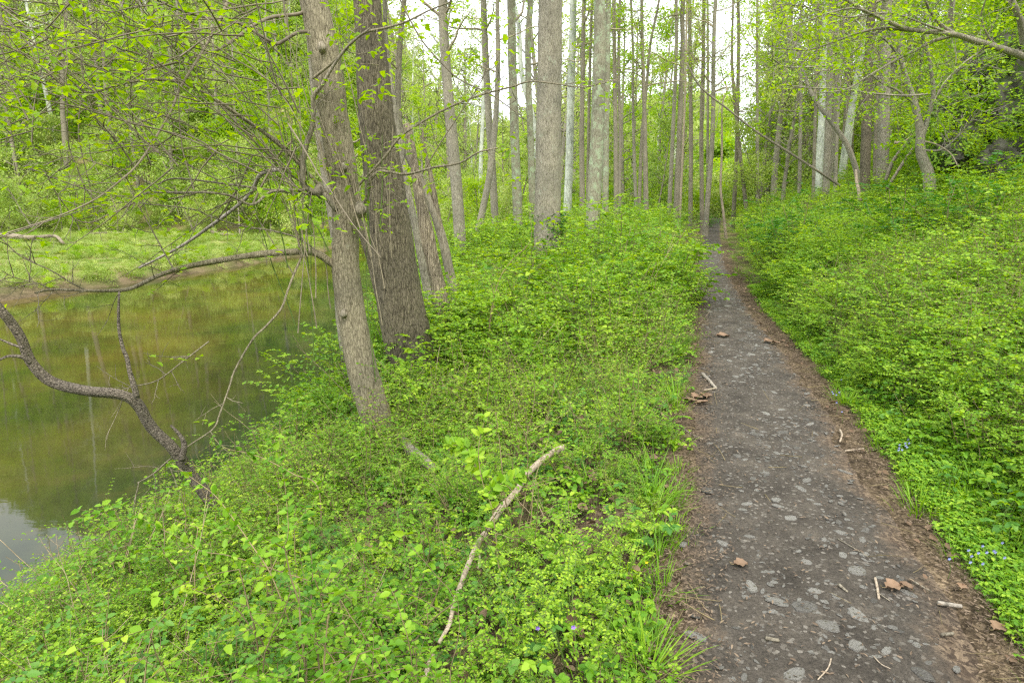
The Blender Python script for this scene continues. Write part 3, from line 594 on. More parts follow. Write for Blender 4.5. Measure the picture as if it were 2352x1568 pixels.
TT('tree', 'right trunk of the thin pair in the middle', 'tree', C2((1500, 0), (1494, 300), (1500, 600), (1498, 940)), 24, 8, 6, M['bark_e'], 16, 10, nb=12, bl=1.8)
TT('tree', 'lone thin straight trunk standing against the sky left of the path end', 'tree', C2((1550, 0), (1560, 250), (1560, 500), (1572, 930)), 27, 8, 5, M['bark_c'], 17, 10, nb=12, bl=2)
TT('tree', 'twin-stemmed brown tree, thicker stem, left of the path end', 'tree', C2((1600, 50), (1605, 280), (1612, 500), (1620, 940)), 25, 12, 7, M['bark_e'], 16, 12, nb=12, bl=2)
TT('tree', 'curved thin stem beside the twin-stemmed brown tree', 'tree', C2((1680, 0), (1640, 200), (1622, 400), (1600, 640), (1588, 950)), 26, 9, 5, M['bark_e'], 16, 10, nb=12, bl=2)
pe = 'slender trees around the far end of the path'
TT('tree', 'first slender brown trunk of the cluster just left of the path end', 'tree', C3((118, 0), (120, 200), (108, 500), (88, 930)), 29, 10, 7, M['bark_c'], 18, 10, pe, nb=11, bl=2)
TT('tree', 'tallest and stoutest brown trunk of the cluster left of the path end', 'tree', C3((150, 0), (148, 200), (138, 500), (120, 930)), 26, 13, 10, M['bark_e'], 19, 12, pe, nb=11, bl=2)
TT('tree', 'pale bare pole leaning in the cluster left of the path end', 'tree', C3((168, 0), (160, 400), (138, 930)), 28, 6, 4, M['deadwood'], 15, 8, pe, nb=5, bl=1.5, leafn=0)
TT('tree', 'dark trunk directly above the path, left one of two', 'tree', C3((180, 0), (182, 300), (186, 600), (184, 935)), 30, 10, 8, M['bark_e'], 18, 10, pe, nb=11, bl=2)
TT('tree', 'knobbly brown trunk directly left of where the path vanishes', 'tree', C3((246, 0), (242, 300), (234, 600), (236, 940)), 31, 10, 8, M['bark_e'], 18, 10, pe, nb=11, bl=2)
TT('tree', 'thin trunk between two thicker ones above the path end', 'tree', C3((262, 0), (264, 400), (262, 930)), 34, 7, 5, M['bark_c'], 18, 8, pe, nb=9, bl=2)
TT('tree', 'brown trunk widening at its foot where the path vanishes', 'tree', C3((300, 0), (290, 250), (286, 600), (262, 935)), 29, 12, 8, M['bark_c'], 18, 10, pe, nb=12, bl=2)
TT('tree', 'pale thin stem at the right side of the path end', 'tree', C3((330, 480), (328, 700), (322, 860), (334, 970)), 27, 6, 4, M['deadwood'], 7, 8, pe, nb=4, bl=1)
TT('tree', 'dark leaning trunk right of the path end, forked low', 'tree', C3((405, 100), (402, 400), (396, 700), (385, 925)), 33, 10, 7, M['bark_e'], 17, 10, pe, nb=10, bl=2)
TT('tree', 'short leaning brown trunk right of the path end', 'tree', C3((400, 600), (420, 780), (436, 920)), 32, 10, 8, M['bark_e'], 14, 8, pe, nb=8, bl=2)
TT('tree', 'thin straight trunk among the leaves right of the path end', 'tree', C3((492, 0), (490, 450), (492, 910)), 35, 8, 5, M['bark_c'], 18, 8, pe, nb=10, bl=2)
rt = 'slender trees at the foot of the right slope'
TT('tree', 'thin brown trunk, first one left of the stout dark trunk on the right slope', 'tree', C3((690, 150), (690, 500), (684, 890)), 27, 9, 7, M['bark_c'], 17, 10, rt, nb=8, bl=2)
TT('tree', 'slim trunk standing where the fallen pole crosses it', 'tree', C3((768, 100), (758, 500), (748, 885)), 24, 8, 6, M['bark_e'], 17, 10, rt, nb=8, bl=1.8)
TT('tree', 'brown ridged trunk in the middle of the right slope row', 'tree', C3((828, 0), (824, 300), (816, 600), (806, 885)), 21, 16, 13, M['bark_c'], 17, 14, rt, nb=8, bl=1.8)
TT('tree', 'thin trunk right of the brown ridged one at the slope foot', 'tree', C3((880, 200), (862, 500), (848, 875)), 23, 9, 6, M['bark_c'], 17, 10, rt, nb=7, bl=1.8)
TT('tree', 'leaning brown trunk behind the white broken stump', 'tree', C3((740, 430), (830, 560), (900, 660), (945, 780), (965, 890)), 19, 15, 8, M['bark_c'], 9, 14, rt, nb=6, bl=1.5)
TT('tree', 'stout dark trunk on the right slope', 'tree', C3((1020, 0), (1010, 150), (998, 400), (990, 650), (984, 880)), 18, 23, 17, M['bark_b'], 17, 18, rt, nb=8, bl=1.8, ridge=.04)
TT('tree', 'slim dark stem between the stout dark trunk and the pale wide one', 'tree', C3((1050, 300), (1036, 600), (1030, 870)), 20, 10, 7, M['bark_e'], 16, 10, rt, nb=6, bl=1.6)
TT('tree', 'wide pale grey trunk right of the stout dark one', 'tree', C3((1085, 0), (1080, 250), (1072, 550), (1062, 870)), 19, 27, 21, M['bark_c'], 17, 16, rt, nb=8, bl=1.8)
TT('tree', 'thin dark trunk high on the right slope behind the spreading tree', 'tree', C3((1380, 0), (1376, 200), (1340, 500)), 22, 12, 9, M['bark_e'], 14, 10, rt, nb=6, bl=1.6)
# the spreading small tree before the rocks
tr = TT('spreading_tree', 'small spreading tree with a forked trunk before the rocks on the right', 'tree', C3((1150, 255), (1175, 360), (1215, 480), (1240, 600), (1240, 700), (1275, 790), (1285, 880)), 12.5, 28, 8, M['bark_c'], 0, 16, nb=0)
for pts, w0, w1, y1 in ((C3((1245, 640), (1275, 540), (1300, 430), (1285, 300), (1270, 190), (1290, 60)), 12, 5, 12.2),
                        (C3((1215, 480), (1140, 420), (1060, 380), (1000, 330)), 6, 3, 12.0),
                        (C3((1290, 480), (1380, 360), (1450, 300), (1560, 220)), 6, 3, 11.5),
                        (C3((1175, 360), (1120, 230), (1040, 160), (930, 130)), 6, 3, 11.5),
                        (C3((1240, 690), (1330, 690), (1400, 640), (1470, 560), (1520, 500)), 5, 2.5, 11.8),
                        (C3((1300, 430), (1180, 440), (1020, 430), (880, 410), (740, 405), (620, 390)), 5, 2, 10.0),
                        (C3((1150, 255), (1000, 290), (850, 300), (640, 310), (560, 270)), 5, 2, 10.0)):
    P = spline(traceY(pts, 12.5, y1), 6); b = MB(); lf = MB()
    b.tube(P, np.linspace(w0*mpp(*pts[0], 12.5)/2, w1*mpp(*pts[-1], 12.)/2, len(P)), 8, rough=.1)
    twigs(b, lf, P, 14, .8, .006, 6, .075, .09, .2, prob=.8, sub=3)
    l_ = b.obj('limb', M['bark_c'], tr); lf.obj('leaves', M['leaf_bright'], l_)
# overhanging tree whose trunk stands outside the frame on the right
ov = empty('overhanging_tree', (11.2, 9.5, g1(11.2, 9.5)), 'tree reaching in from the top right corner with long leafy limbs across the view', 'tree')
b = MB(); q = np.array([(11.2, 9.5, g1(11.2, 9.5)-.2), (11.0, 9.4, 4.0), (10.2, 9.2, 5.2), (9.6, 9.0, 8)]); q = spline(q, 6); b.tube(q, np.linspace(.2, .09, len(q)), 16, rough=.1); b.obj('trunk', M['bark_c'], ov)
for pts, y0, y1, w0, w1, nt_ in (
    (C3((1860, 335), (1715, 262), (1640, 235), (1560, 208), (1480, 185), (1400, 160), (1290, 148), (1180, 135), (1090, 100), (1000, 60), (940, 25), (880, -10)), 9.2, 7.8, 17, 5, 20),
    (C3((1400, 160), (1300, 190), (1200, 240), (1140, 270), (1000, 350), (900, 410), (760, 430)), 8.7, 8.0, 9, 2, 24),
    (C3((1180, 140), (1070, 130), (960, 150), (850, 190), (720, 230), (560, 220)), 8.4, 7.6, 8, 2, 26),
    (C3((1400, 160), (1340, 120), (1290, 60), (1260, 0)), 8.7, 8.2, 10, 5, 8),
    (C3((1640, 235), (1560, 180), (1520, 80), (1540, 0)), 9.0, 8.6, 6, 3, 14),
    (C3((1715, 200), (1700, 100), (1660, 0)), 8.9, 8.7, 16, 12, 4),
    (C3((1090, 100), (950, 40), (820, 60), (740, 90), (620, 130)), 8.0, 7.2, 5, 2, 22),
    (C3((1560, 208), (1440, 290), (1350, 380), (1300, 470)), 8.9, 8.3, 5, 2, 18),
    (C3((1400, 160), (1280, 120), (1100, 60), (900, 80), (700, 30), (560, 20)), 8.6, 7.2, 5, 2, 22)):
    P = spline(traceY(pts, y0, y1), 6); b = MB(); lf = MB()
    b.tube(P, np.linspace(w0*mpp(*pts[0], y0)/2, w1*mpp(*pts[-1], y1)/2, len(P)), 10 if w0 > 9 else 6, rough=.12)
    twigs(b, lf, P, nt_, .55, .004, 5, .062, .07, .15, prob=.75, sub=3, lift=.05)
    l_ = b.obj('limb', M['bark_c'], ov); lf.obj('leaves', M['leaf_tree'] if nt_ % 4 else M['leaf_bright'], l_)

# ---------------------------------------------------------------- broken and fallen wood
def wood(name, label, cat, pts, y0, y1, w0, w1, mat, sides=14, rough=.25, ridge=0, kids=(), cap=True):
    P = spline(traceY(pts, y0, y1), 8)
    R = np.linspace(w0*mpp(*pts[0], y0)/2, w1*mpp(*pts[-1], y1)/2, len(P))
    P = resample(P, max(len(P), 40)); R = np.interp(np.linspace(0, 1, len(P)), np.linspace(0, 1, len(R)), R)
    b = MB(); b.tube(P, R, sides, rough=rough, ridge=ridge, cap=cap, seed=random.random()*9)
    o = b.obj(name, mat, None, loc=P[-1] if P[-1][2] < P[0][2] else P[0]); tag(o, label, cat)
    for kp, ky0, ky1, kw0, kw1 in kids:
        Q = spline(traceY(kp, ky0, ky1), 6); c = MB(); c.tube(Q, np.linspace(kw0*mpp(*kp[0], ky0)/2, kw1*mpp(*kp[-1], ky1)/2, len(Q)), 8, rough=rough, cap=cap)
        c.obj('branch', mat, o)
    return o
wood('snag', 'rotten split snag with stripped bark leaning beside the dark furrowed tree', 'dead tree', C2((520, 570), (545, 700), (570, 850), (600, 1000), (640, 1200), (680, 1380), (720, 1530)), 8.6, 8.3, 17, 38, M['bark_snag'], 30, .35, .12)
wood('snag', 'reddish broken snag with a jagged top behind the split one', 'dead tree', C2((590, 590), (605, 700), (635, 820), (655, 950), (680, 1070), (705, 1180)), 10.5, 10.5, 5, 19, M['bark_snag'], 18, .4, .1)
gn = wood('fallen_tree', 'dark gnarled crooked trunk curving out over the water at the lower left', 'fallen tree', [(-60, 640), (0, 712), (22, 738), (48, 778), (72, 832), (120, 877), (200, 897), (280, 907), (318, 930), (350, 984), (390, 1022), (415, 1054), (440, 1094), (495, 1160)], 3.9, 4.45, 20, 26, M['bark_gnarl'], 18, .35,
     kids=((C4((630, 260), (600, 150), (585, 80), (560, 20)) + C1((545, 1480), (548, 1340)), 4.1, 4.1, 12, 5), (C4((835, 545), (845, 470), (820, 420), (785, 385)), 4.3, 4.3, 14, 5), (C4((140, 100), (100, 72), (40, 68), (-10, 88)), 3.9, 3.8, 9, 5), (C4((110, 30), (60, 15), (-10, -15)), 3.9, 3.9, 6, 4)))
wood('dead_branch', 'grey dead branch slanting down through the twigs above the far bank', 'branch', C1((1300, 775), (1200, 800), (1150, 890), (1060, 970), (950, 1050), (850, 1120), (740, 1180), (640, 1230)), 7.5, 9, 10, 5, M['greywood'], 10)
def ground_wood(name, label, cat, pts, w0, w1, mat, lift=.02, sides=12, kids=(), group=None):
    P = []
    for px, py in pts:
        p = hit(px, py, lift); P.append(p)
    Ym = [p[1] for p in P]; s0 = mpp(*pts[0], Ym[0]); s1 = mpp(*pts[-1], Ym[-1])
    P = spline(P, 8); R = np.linspace(w0*s0/2, w1*s1/2, len(P)); b = MB(); b.tube(P, R, sides, rough=.2, cap=True, seed=random.random()*9)
    o = b.obj(name, mat, None); tag(o, label, cat, group)
    return o
ground_wood('log', 'pale barkless log lying in the undergrowth, upper piece pointing at the path', 'log', C5((1245, 485), (1190, 510), (1130, 555), (1060, 625), (1030, 680), (960, 760), (890, 860)), 15, 15, M['deadwood'], .2, 14)
ground_wood('log', 'long thin pale log continuing down the slope, with a purple flower beside it', 'log', C5((880, 880), (845, 930), (800, 1030), (770, 1110), (735, 1220), (715, 1300), (670, 1380)), 13, 9, M['deadwood'], .22, 14)
ground_wood('log', 'pale log end showing through leaves at the bottom of the view', 'log', C5((640, 1440), (620, 1490), (600, 1560)), 13, 11, M['deadwood'], .2, 12)
ground_wood('log', 'stubby brown log at the foot of the pale leaning tree', 'log', C5((480, 430), (540, 500), (600, 545), (635, 575)), 24, 20, M['bark_c'], .17, 14)
ground_wood('branch', 'forked pale twig lying beside the long thin log', 'branch', C5((845, 920), (855, 990), (848, 1040)), 5, 4, M['deadwood'], .16, 8)
ground_wood('log', 'brown driftwood log on the grass across the river at the left', 'log', C1((-60, 1080), (60, 1085), (150, 1092), (250, 1085), (290, 1115)), 14, 6, M['bark_snag'], .25, 12)
ground_wood('log', 'thin driftwood pole on the far bank left of the dead branch', 'log', C1((400, 1075), (500, 1068), (600, 1072)), 4, 3, M['bark_snag'], .1, 8)
ground_wood('log', 'dark driftwood pieces on the far bank behind the low limb', 'log', C1((960, 1060), (1010, 1075), (1080, 1078)), 8, 4, M['bark_snag'], .15, 8)
wood('broken_stump', 'white broken stump standing in the bushes at the slope foot', 'stump', C3((944, 780), (948, 840), (956, 870), (962, 925)), 15.5, 15.3, 5, 9, M['deadwood'], 12, .3)
wood('fallen_pole', 'long thin fallen pole leaning diagonally through the trees right of the path', 'fallen tree', C3((165, 290), (230, 400), (360, 505), (480, 600), (620, 690), (760, 780), (880, 860)), 20, 20.5, 3.5, 6, M['bark_e'], 8, .1)
wood('fallen_log', 'thick pale brown broken log propped against the spreading tree', 'log', C3((1250, 570), (1200, 640), (1150, 690), (1110, 750), (1080, 830)), 14.2, 14.4, 8, 8, M['bark_e'], 12)
wood('fallen_log', 'thin pole lying below the propped broken log', 'log', C3((1230, 650), (1160, 750), (1085, 870)), 14.0, 14.0, 7, 7, M['bark_e'], 8)
wood('fallen_log', 'short splintered plank-like wood left of the propped log', 'log', C3((1120, 655), (1170, 650), (1220, 605)), 14.5, 14.3, 7, 5, M['deadwood'], 8)
wood('dead_branch', 'white arching dead branch right of the spreading tree before the rocks', 'branch', C3((1262, 650), (1310, 662), (1360, 690), (1390, 720), (1410, 762)), 12.2, 12.0, 3, 2.5, M['deadwood'], 8)
wood('leaning_stump', 'dark thick leaning stump below the rock face', 'stump', C3((1530, 600), (1490, 650), (1465, 710), (1450, 780)), 13.0, 13.0, 22, 28, M['bark_b'], 14)

# ---------------------------------------------------------------- scatter ("stuff") through one geometry-nodes object each
def scatter(name, label, cat, kinds, P, rot, scl, idx):
    col = bpy.data.collections.new(name+'_pieces')
    for i, me in enumerate(kinds):
        col.objects.link(bpy.data.objects.new('piece_%02d' % i, me))
    me = bpy.data.meshes.new(name); me.vertices.add(len(P)); me.vertices.foreach_set('co', np.asarray(P, np.float32).ravel())
    a = me.attributes.new('rot', 'FLOAT_VECTOR', 'POINT'); a.data.foreach_set('vector', np.asarray(rot, np.float32).ravel())
    a = me.attributes.new('scl', 'FLOAT_VECTOR', 'POINT'); a.data.foreach_set('vector', np.asarray(scl, np.float32).ravel())
    a = me.attributes.new('pick', 'INT', 'POINT'); a.data.foreach_set('value', np.asarray(idx, np.int32).ravel())
    o = bpy.data.objects.new(name, me); C.objects.link(o); tag(o, label, cat, kind='stuff')
    ng = bpy.data.node_groups.new(name+'_nodes', 'GeometryNodeTree')
    ng.interface.new_socket('Geometry', in_out='INPUT', socket_type='NodeSocketGeometry'); ng.interface.new_socket('Geometry', in_out='OUTPUT', socket_type='NodeSocketGeometry')
    n = ng.nodes; l = ng.links
    gi = n.new('NodeGroupInput'); go = n.new('NodeGroupOutput'); ci = n.new('GeometryNodeCollectionInfo'); ip = n.new('GeometryNodeInstanceOnPoints')
    ci.inputs['Collection'].default_value = col; ci.inputs['Separate Children'].default_value = True; ci.inputs['Reset Children'].default_value = True
    def na(nm, ty):
        x = n.new('GeometryNodeInputNamedAttribute'); x.data_type = ty; x.inputs['Name'].default_value = nm; return x.outputs[0]
    ip.inputs['Pick Instance'].default_value = True
    l.new(gi.outputs[0], ip.inputs['Points']); l.new(ci.outputs[0], ip.inputs['Instance']); l.new(na('pick', 'INT'), ip.inputs['Instance Index'])
    l.new(na('rot', 'FLOAT_VECTOR'), ip.inputs['Rotation']); l.new(na('scl', 'FLOAT_VECTOR'), ip.inputs['Scale']); l.new(ip.outputs[0], go.inputs[0])
    md = o.modifiers.new('scatter', 'NODES'); md.node_group = ng
    return o
def inview(x, y, z, mx=.12):
    """keeps what the camera or a camera a step aside could see"""
    dy = y*CT-(z-CAMZ)*ST; u = x/np.maximum(dy, .3)
    return (dy > .3) & (np.abs(u) < (1176/FP)+mx+1.3/np.maximum(dy, .6))

# templates -------------------------------------------------------
def sprig_shrub(H, nst, leafL, dens, lm=0, flat=.25, droop=.0, base=.25):
    b = MB()
    for _ in range(nst):
        a = random.uniform(0, 6.28); r = base*math.sqrt(random.random()); p = (math.cos(a)*r, math.sin(a)*r, -.03)
        h = H*random.uniform(.55, 1.1); d = unit((math.cos(a)*.35+random.gauss(0, .25), math.sin(a)*.35+random.gauss(0, .25), 1))
        q, _ = wander(p, d, h, 8, .2, -droop); b.tube(q, np.linspace(.0045, .002, len(q))*(.6+H*.6), 3, 0)
        for s_ in range(int(5+H*6)):
            t = random.randint(2, 8); a2 = random.uniform(0, 6.28)
            d2 = unit((math.cos(a2), math.sin(a2), random.gauss(.25, .25))); l2 = H*random.uniform(.18, .42)
            q2, _ = wander(q[t], d2, l2, 6, .2, -.06); b.tube(q2, np.linspace(.0016, .0008, len(q2))*(.6+H*.6), 3, 0)
            m = max(3, int(l2/leafL*dens)); tt = np.linspace(.15, 1, m)*(len(q2)-1)
            i = np.minimum(tt.astype(int), len(q2)-2); pp = q2[i]+(q2[i+1]-q2[i])*(tt-i)[:, None]; T = unit(q2[-1]-q2[0])
            sd = unit(np.cross(T, (0, 0, 1)))
            for sg in (1, -1):
                D = T[None]*.45+sd[None]*sg+RNG.normal(0, .2, (m, 3)); Nn = np.array((0, 0, 1.))+RNG.normal(0, flat, (m, 3))
                b.leaves(pp, D, Nn, leafL*RNG.uniform(.55, 1.15, m), W=.62, m=1)
    return b
def ground_cover(R, n, leafL, h=.12):
    b = MB()
    for _ in range(n):
        a = random.uniform(0, 6.28); r = R*math.sqrt(random.random()); p = np.array((math.cos(a)*r, math.sin(a)*r, -.01)); hh = h*random.uniform(.4, 1.3)
        q, _ = wander(p, (random.gauss(0, .3), random.gauss(0, .3), 1), hh, 3, .2); b.tube(q, [.0015]*len(q), 3, 0)
        k = random.choice([3, 3, 4, 5]); aa = random.uniform(0, 6.28)+np.arange(k)*6.28/k
        D = np.stack([np.cos(aa), np.sin(aa), RNG.normal(-.1, .2, k)], 1); Nn = np.array((0, 0, 1.))+RNG.normal(0, .25, (k, 3))
        b.leaves(np.repeat(q[-1][None], k, 0), D, Nn, leafL*RNG.uniform(.6, 1.1, k), W=.75, m=1)
    return b
def grass_tuft(H, n, R, w=.0032):
    b = MB()
    for _ in range(n):
        a = random.uniform(0, 6.28); r = R*random.random(); p = np.array((math.cos(a)*r, math.sin(a)*r, -.02)); h = H*random.uniform(.4, 1.1)
        d = unit((math.cos(a)*random.uniform(.1, .7), math.sin(a)*random.uniform(.1, .7), 1)); out = np.array((math.cos(a), math.sin(a), 0))
        k = 5; P = [p]
        for i in range(k-1): P.append(P[-1]+d*h/(k-1)); d = unit(d+out*.14-np.array((0, 0, .18)))
        P = np.array(P); sd = unit(np.cross(d, (0.1, .2, 1)))*w; ws = np.array((.8, 1, .8, .5, .05))[:, None]
        V = np.vstack([P-sd*ws, P+sd*ws]); i = np.arange(k-1); b.add(V, np.stack([i, i+1, i+1+k, i+k], -1), 1)
    return b
lt = lambda b, nm, lm, st='stem': b.mesh(nm, [M[st], M[lm]])
def dead_stalks():
    b = MB()
    for _ in range(7):
        q, _2 = wander((random.gauss(0, .12), random.gauss(0, .12), 0), (random.gauss(0, .9), random.gauss(0, .9), 1), random.uniform(.25, .6), 6, .15); b.tube(q, np.linspace(.003, .0012, len(q)), 3, 0)
        for k_ in range(3): q2, _3 = wander(q[random.randint(2, 5)], RNG.normal(0, .6, 3)+np.array((0, 0, .5)), .15, 3, .2); b.tube(q2, [.0012]*len(q2), 3, 0)
    return b.mesh('ds', [M['deadstem']])
M['deadstem'] = plain('deadstem', (.38, .30, .19), var=.3)
K_shrub_near = [lt(sprig_shrub(.46, 7, .024, 1.15, flat=.5), 'sa', 'leaf_mid'), lt(sprig_shrub(.46, 7, .028, 1.0, flat=.5), 'sa', 'leaf_bright'), lt(sprig_shrub(.55, 5, .034, .7, flat=.45, base=.15), 'sa', 'leaf_bright'),
    lt(sprig_shrub(.40, 6, .040, .62, flat=.4), 'sa', 'leaf_mid'), lt(sprig_shrub(.34, 6, .042, .65, flat=.4), 'sa', 'leaf_blue'), lt(sprig_shrub(.62, 5, .022, .55, flat=.6, base=.12), 'sa', 'leaf_mid'), dead_stalks()]
def pick(x, y, f, o, n, jit=.9):
    v = nz(x, y, f, o=o)+RNG.normal(0, jit, len(x)); q = (np.argsort(np.argsort(v))*n//max(1, len(x))); return np.clip(q, 0, n-1)
K_shrub_far = [lt(sprig_shrub(1.0, 9, .042, 1.25, base=.3, flat=.45), 'sb', 'leaf_mid', 'stem_green'), lt(sprig_shrub(1.0, 9, .046, 1.2, base=.3, flat=.45), 'sb', 'leaf_bright', 'stem_green'), lt(sprig_shrub(1.0, 8, .036, 1.2, base=.25, flat=.5), 'sb', 'leaf_bright', 'stem_green'), lt(sprig_shrub(1.15, 8, .056, .9, base=.2, flat=.45), 'sb', 'leaf_bright', 'stem_green'), lt(sprig_shrub(1.2, 10, .03, .35, base=.2, flat=.6), 'sb', 'leaf_mid')]
K_cover = [lt(ground_cover(.16, 13, .036), 'gc', m, 'stem_green') for m in ('leaf_mid', 'leaf_bright', 'leaf_blue', 'leaf_mid')]
K_small = [lt(ground_cover(.14, 34, .022, .07), 'gs', m, 'stem_green') for m in ('leaf_mid', 'leaf_bright')]
K_grass = [lt(grass_tuft(.28, 34, .07), 'gr', 'grass', 'stem_green'), lt(grass_tuft(.16, 46, .10, .0024), 'gr', 'grass', 'stem_green'), lt(grass_tuft(.075, 70, .11, .0022), 'gr', 'grass', 'stem_green')]

def region(n, x0, x1, y0, y1, pw=1.0):
    y = y0+(y1-y0)*RNG.random(n)**pw; x = RNG.uniform(x0, x1, n); return x, y
def place(x, y, keep, sink=.0):
    z = ground(x, y); k = keep & inview(x, y, z) & (np.hypot(x, y) > .9)
    return x[k], y[k], z[k]-sink, k
def rots(n, tilt=.15): return np.stack([RNG.normal(0, tilt, n), RNG.normal(0, tilt, n), RNG.uniform(0, 6.28, n)], 1)
# near bank (left of path) low growth
def frac_frustum(n, y0, y1, pw):
    y = y0+(y1-y0)*RNG.random(n)**pw; u = RNG.uniform(-1.0, 1.0, n); x = u*(y*1.0+1.6); return x, y
x, y = frac_frustum(9000, .3, 12, .9)
s = sdist(x, y); d = -s-phw(y); keep = (d > .05+.1*RNG.random(len(x))) & (d < wr(y)+.1) & (RNG.random(len(x)) < (.14+.42*smooth(-.3, .8, nz(x, y, 1.5, o=7)))*np.interp(y, [2, 5, 7], [.8, 1, 1.6])+.55*smooth(2.4, 3.4, d))
x, y, z, k = place(x, y, keep); d = -sdist(x, y)-phw(y); n = len(x)
hgt = np.interp(y, [1, 3, 5, 8, 12], [.65, .8, .95, 1.3, 1.6])*smooth(-.25, .9, d)*(1+.3*nz(x, y, 1.1))*np.interp(d, [0, 3.6, 4.8], [1, 1, .7]); sc = np.clip(hgt, .35, 2)*np.where(RNG.random(n) < .12, RNG.uniform(1.2, 1.7, n), RNG.uniform(.65, 1.1, n))
scatter('undergrowth', 'low leafy green undergrowth covering the slope between path and river', 'undergrowth', K_shrub_near, np.stack([x, y, z], 1), rots(n, .12), np.stack([sc, sc, sc], 1), np.where(RNG.random(n) < .2, 6, pick(x, y, .8, 3, 6)))
x, y = frac_frustum(7000, .5, 7, .9); d = -sdist(x, y)-phw(y); keep = (d > .25) & (d < wr(y)+.1) & (RNG.random(len(x)) < .08+.8*smooth(2.0, 3.2, d))
x, y, z, k = place(x, y, keep); n = len(x); sc = RNG.uniform(.45, 1.0, n)
K_feather = [lt(sprig_shrub(.42, 9, .017, 1.0, flat=.6, base=.16), 'sf', 'leaf_bright', 'stem_green'), lt(sprig_shrub(.5, 7, .019, .9, flat=.6, base=.12), 'sf', 'leaf_mid')]
scatter('feathery_plants', 'fine feathery upright seedlings filling the near slope by the water', 'undergrowth', K_feather, np.stack([x, y, z], 1), rots(n, .1), np.stack([sc]*3, 1), RNG.integers(0, 2, n))
x, y = frac_frustum(1500, 3.6, 11, 1.0); d = -sdist(x, y)-phw(y); keep = (d > .35) & (d < 4.2) & (RNG.random(len(x)) < .25+.6*smooth(-.3, .6, nz(x, y, .8, o=2)))
x, y, z, k = place(x, y, keep); n = len(x); sc = RNG.uniform(.55, 1.15, n)*np.interp(y, [3.6, 6, 9], [.6, .9, 1.1])
K_twiggy = [lt(sprig_shrub(.95, 6, .026, .55, flat=.6, base=.14), 'st', 'leaf_mid'), lt(sprig_shrub(1.05, 5, .03, .5, flat=.6, base=.12), 'st', 'leaf_bright')]
scatter('twiggy_shrubs', 'taller wispy shrubs with bare brown stems around the riverside trees', 'shrubs', K_twiggy, np.stack([x, y, z], 1), rots(n, .1), np.stack([sc]*3, 1), RNG.integers(0, 2, n))
# ground cover carpet both sides
x, y = frac_frustum(16000, .3, 9, .8); s = sdist(x, y)
keep = ((s < -.62) & (-s-.5 < wr(y))) | (s > .85+.25*smooth(5, 2, y))
keep &= RNG.random(len(x)) < .20+.42*smooth(-.1, .9, nz(x, y, 2.2, o=4))+.3*(s > 0)
x, y, z, k = place(x, y, keep); n = len(x); sc = RNG.uniform(.6, 1.25, n)
scatter('ground_cover', 'carpet of small rounded leaves close to the soil on both sides of the path', 'ground cover', K_cover+K_small, np.stack([x, y, z], 1), rots(n), np.stack([sc]*3, 1), RNG.integers(0, 6, n))
# thicket left, middle distance
x, y = frac_frustum(15000, 5.5, 46, 1.25); s = sdist(x, y); d = -s-phw(y)
keep = (d > .2+.05*y) & (d < wr(y)-.2) & (RNG.random(len(x)) < smooth(5.5, 8.5, y)*np.interp(y, [6, 12, 20, 46], [.66, .7, .75, .8]))
keep &= ~((d > 4.2) & (y < 12)); keep &= RNG.random(len(x)) < np.where(d > 7, .35, 1)
x, y, z, k = place(x, y, keep); d = -sdist(x, y)-phw(y); n = len(x)
sc = np.interp(y, [6, 8, 15, 40], [.75, 1.1, 1.25, 1.3])*smooth(-.6, 1.0, d)*(1+.18*nz(x, y, .9))*RNG.uniform(.7, 1.15, n)*np.where(d > 6.5, .8, 1)
sc = np.clip(sc, .3, 1.7)
scatter('thicket', 'dense waist-high green thicket between the path and the riverside trees', 'bushes', K_shrub_far, np.stack([x, y, z], 1), rots(n, .1), np.stack([sc*1.05, sc*1.05, sc], 1), pick(x, y, .7, 2, 5))
# thicket right
x, y = frac_frustum(22000, 1.0, 46, 1.15); s = sdist(x, y); r = s-phw(y)-.1
keep = (r > .2+.032*y+.55*smooth(6, 2.5, y)+.12*nz(x, y, 2)) & (r < 10) & (RNG.random(len(x)) < np.interp(y, [1, 5, 12, 46], [.75, .72, .68, .6]))
keep &= RNG.random(len(x)) < np.where(r > 6, .4, 1)
x, y, z, k = place(x, y, keep); r = sdist(x, y)-phw(y)-.1; n = len(x)
sc = np.interp(y, [1.5, 4, 8, 14, 40], [.40, .56, .75, .98, 1.15])*smooth(-.7, 1.3, r)*(1+.11*nz(x, y, .9, o=6))*RNG.uniform(.7, 1.15, n); sc = np.clip(sc, .25, 1.6)
scatter('thicket', 'dense bright green thicket climbing the slope right of the path', 'bushes', K_shrub_far, np.stack([x, y, z], 1), rots(n, .1), np.stack([sc*1.05, sc*1.05, sc], 1), pick(x, y, .7, 2, 5))
# near right: finer leafed growth in front
x, y = frac_frustum(9000, .8, 9, .9); s = sdist(x, y); r = s-phw(y)-.1
keep = (r > .42+.4*smooth(6, 2, y)+.15*nz(x, y, 2.4)) & (r < 5)
x, y, z, k = place(x, y, keep); r = sdist(x, y)-phw(y)-.1; n = len(x); sc = np.interp(y, [1, 4, 9], [.6, .9, 1.1])*smooth(-.4, 1.2, r)*RNG.uniform(.7, 1.3, n); sc = np.clip(sc, .3, 1.6)
scatter('undergrowth', 'fine-leaved green undergrowth spilling to the right edge of the path', 'undergrowth', K_shrub_near, np.stack([x, y, z], 1), rots(n, .15), np.stack([sc]*3, 1), np.where(RNG.random(n) < .05, 6, pick(x, y, .8, 9, 6)))
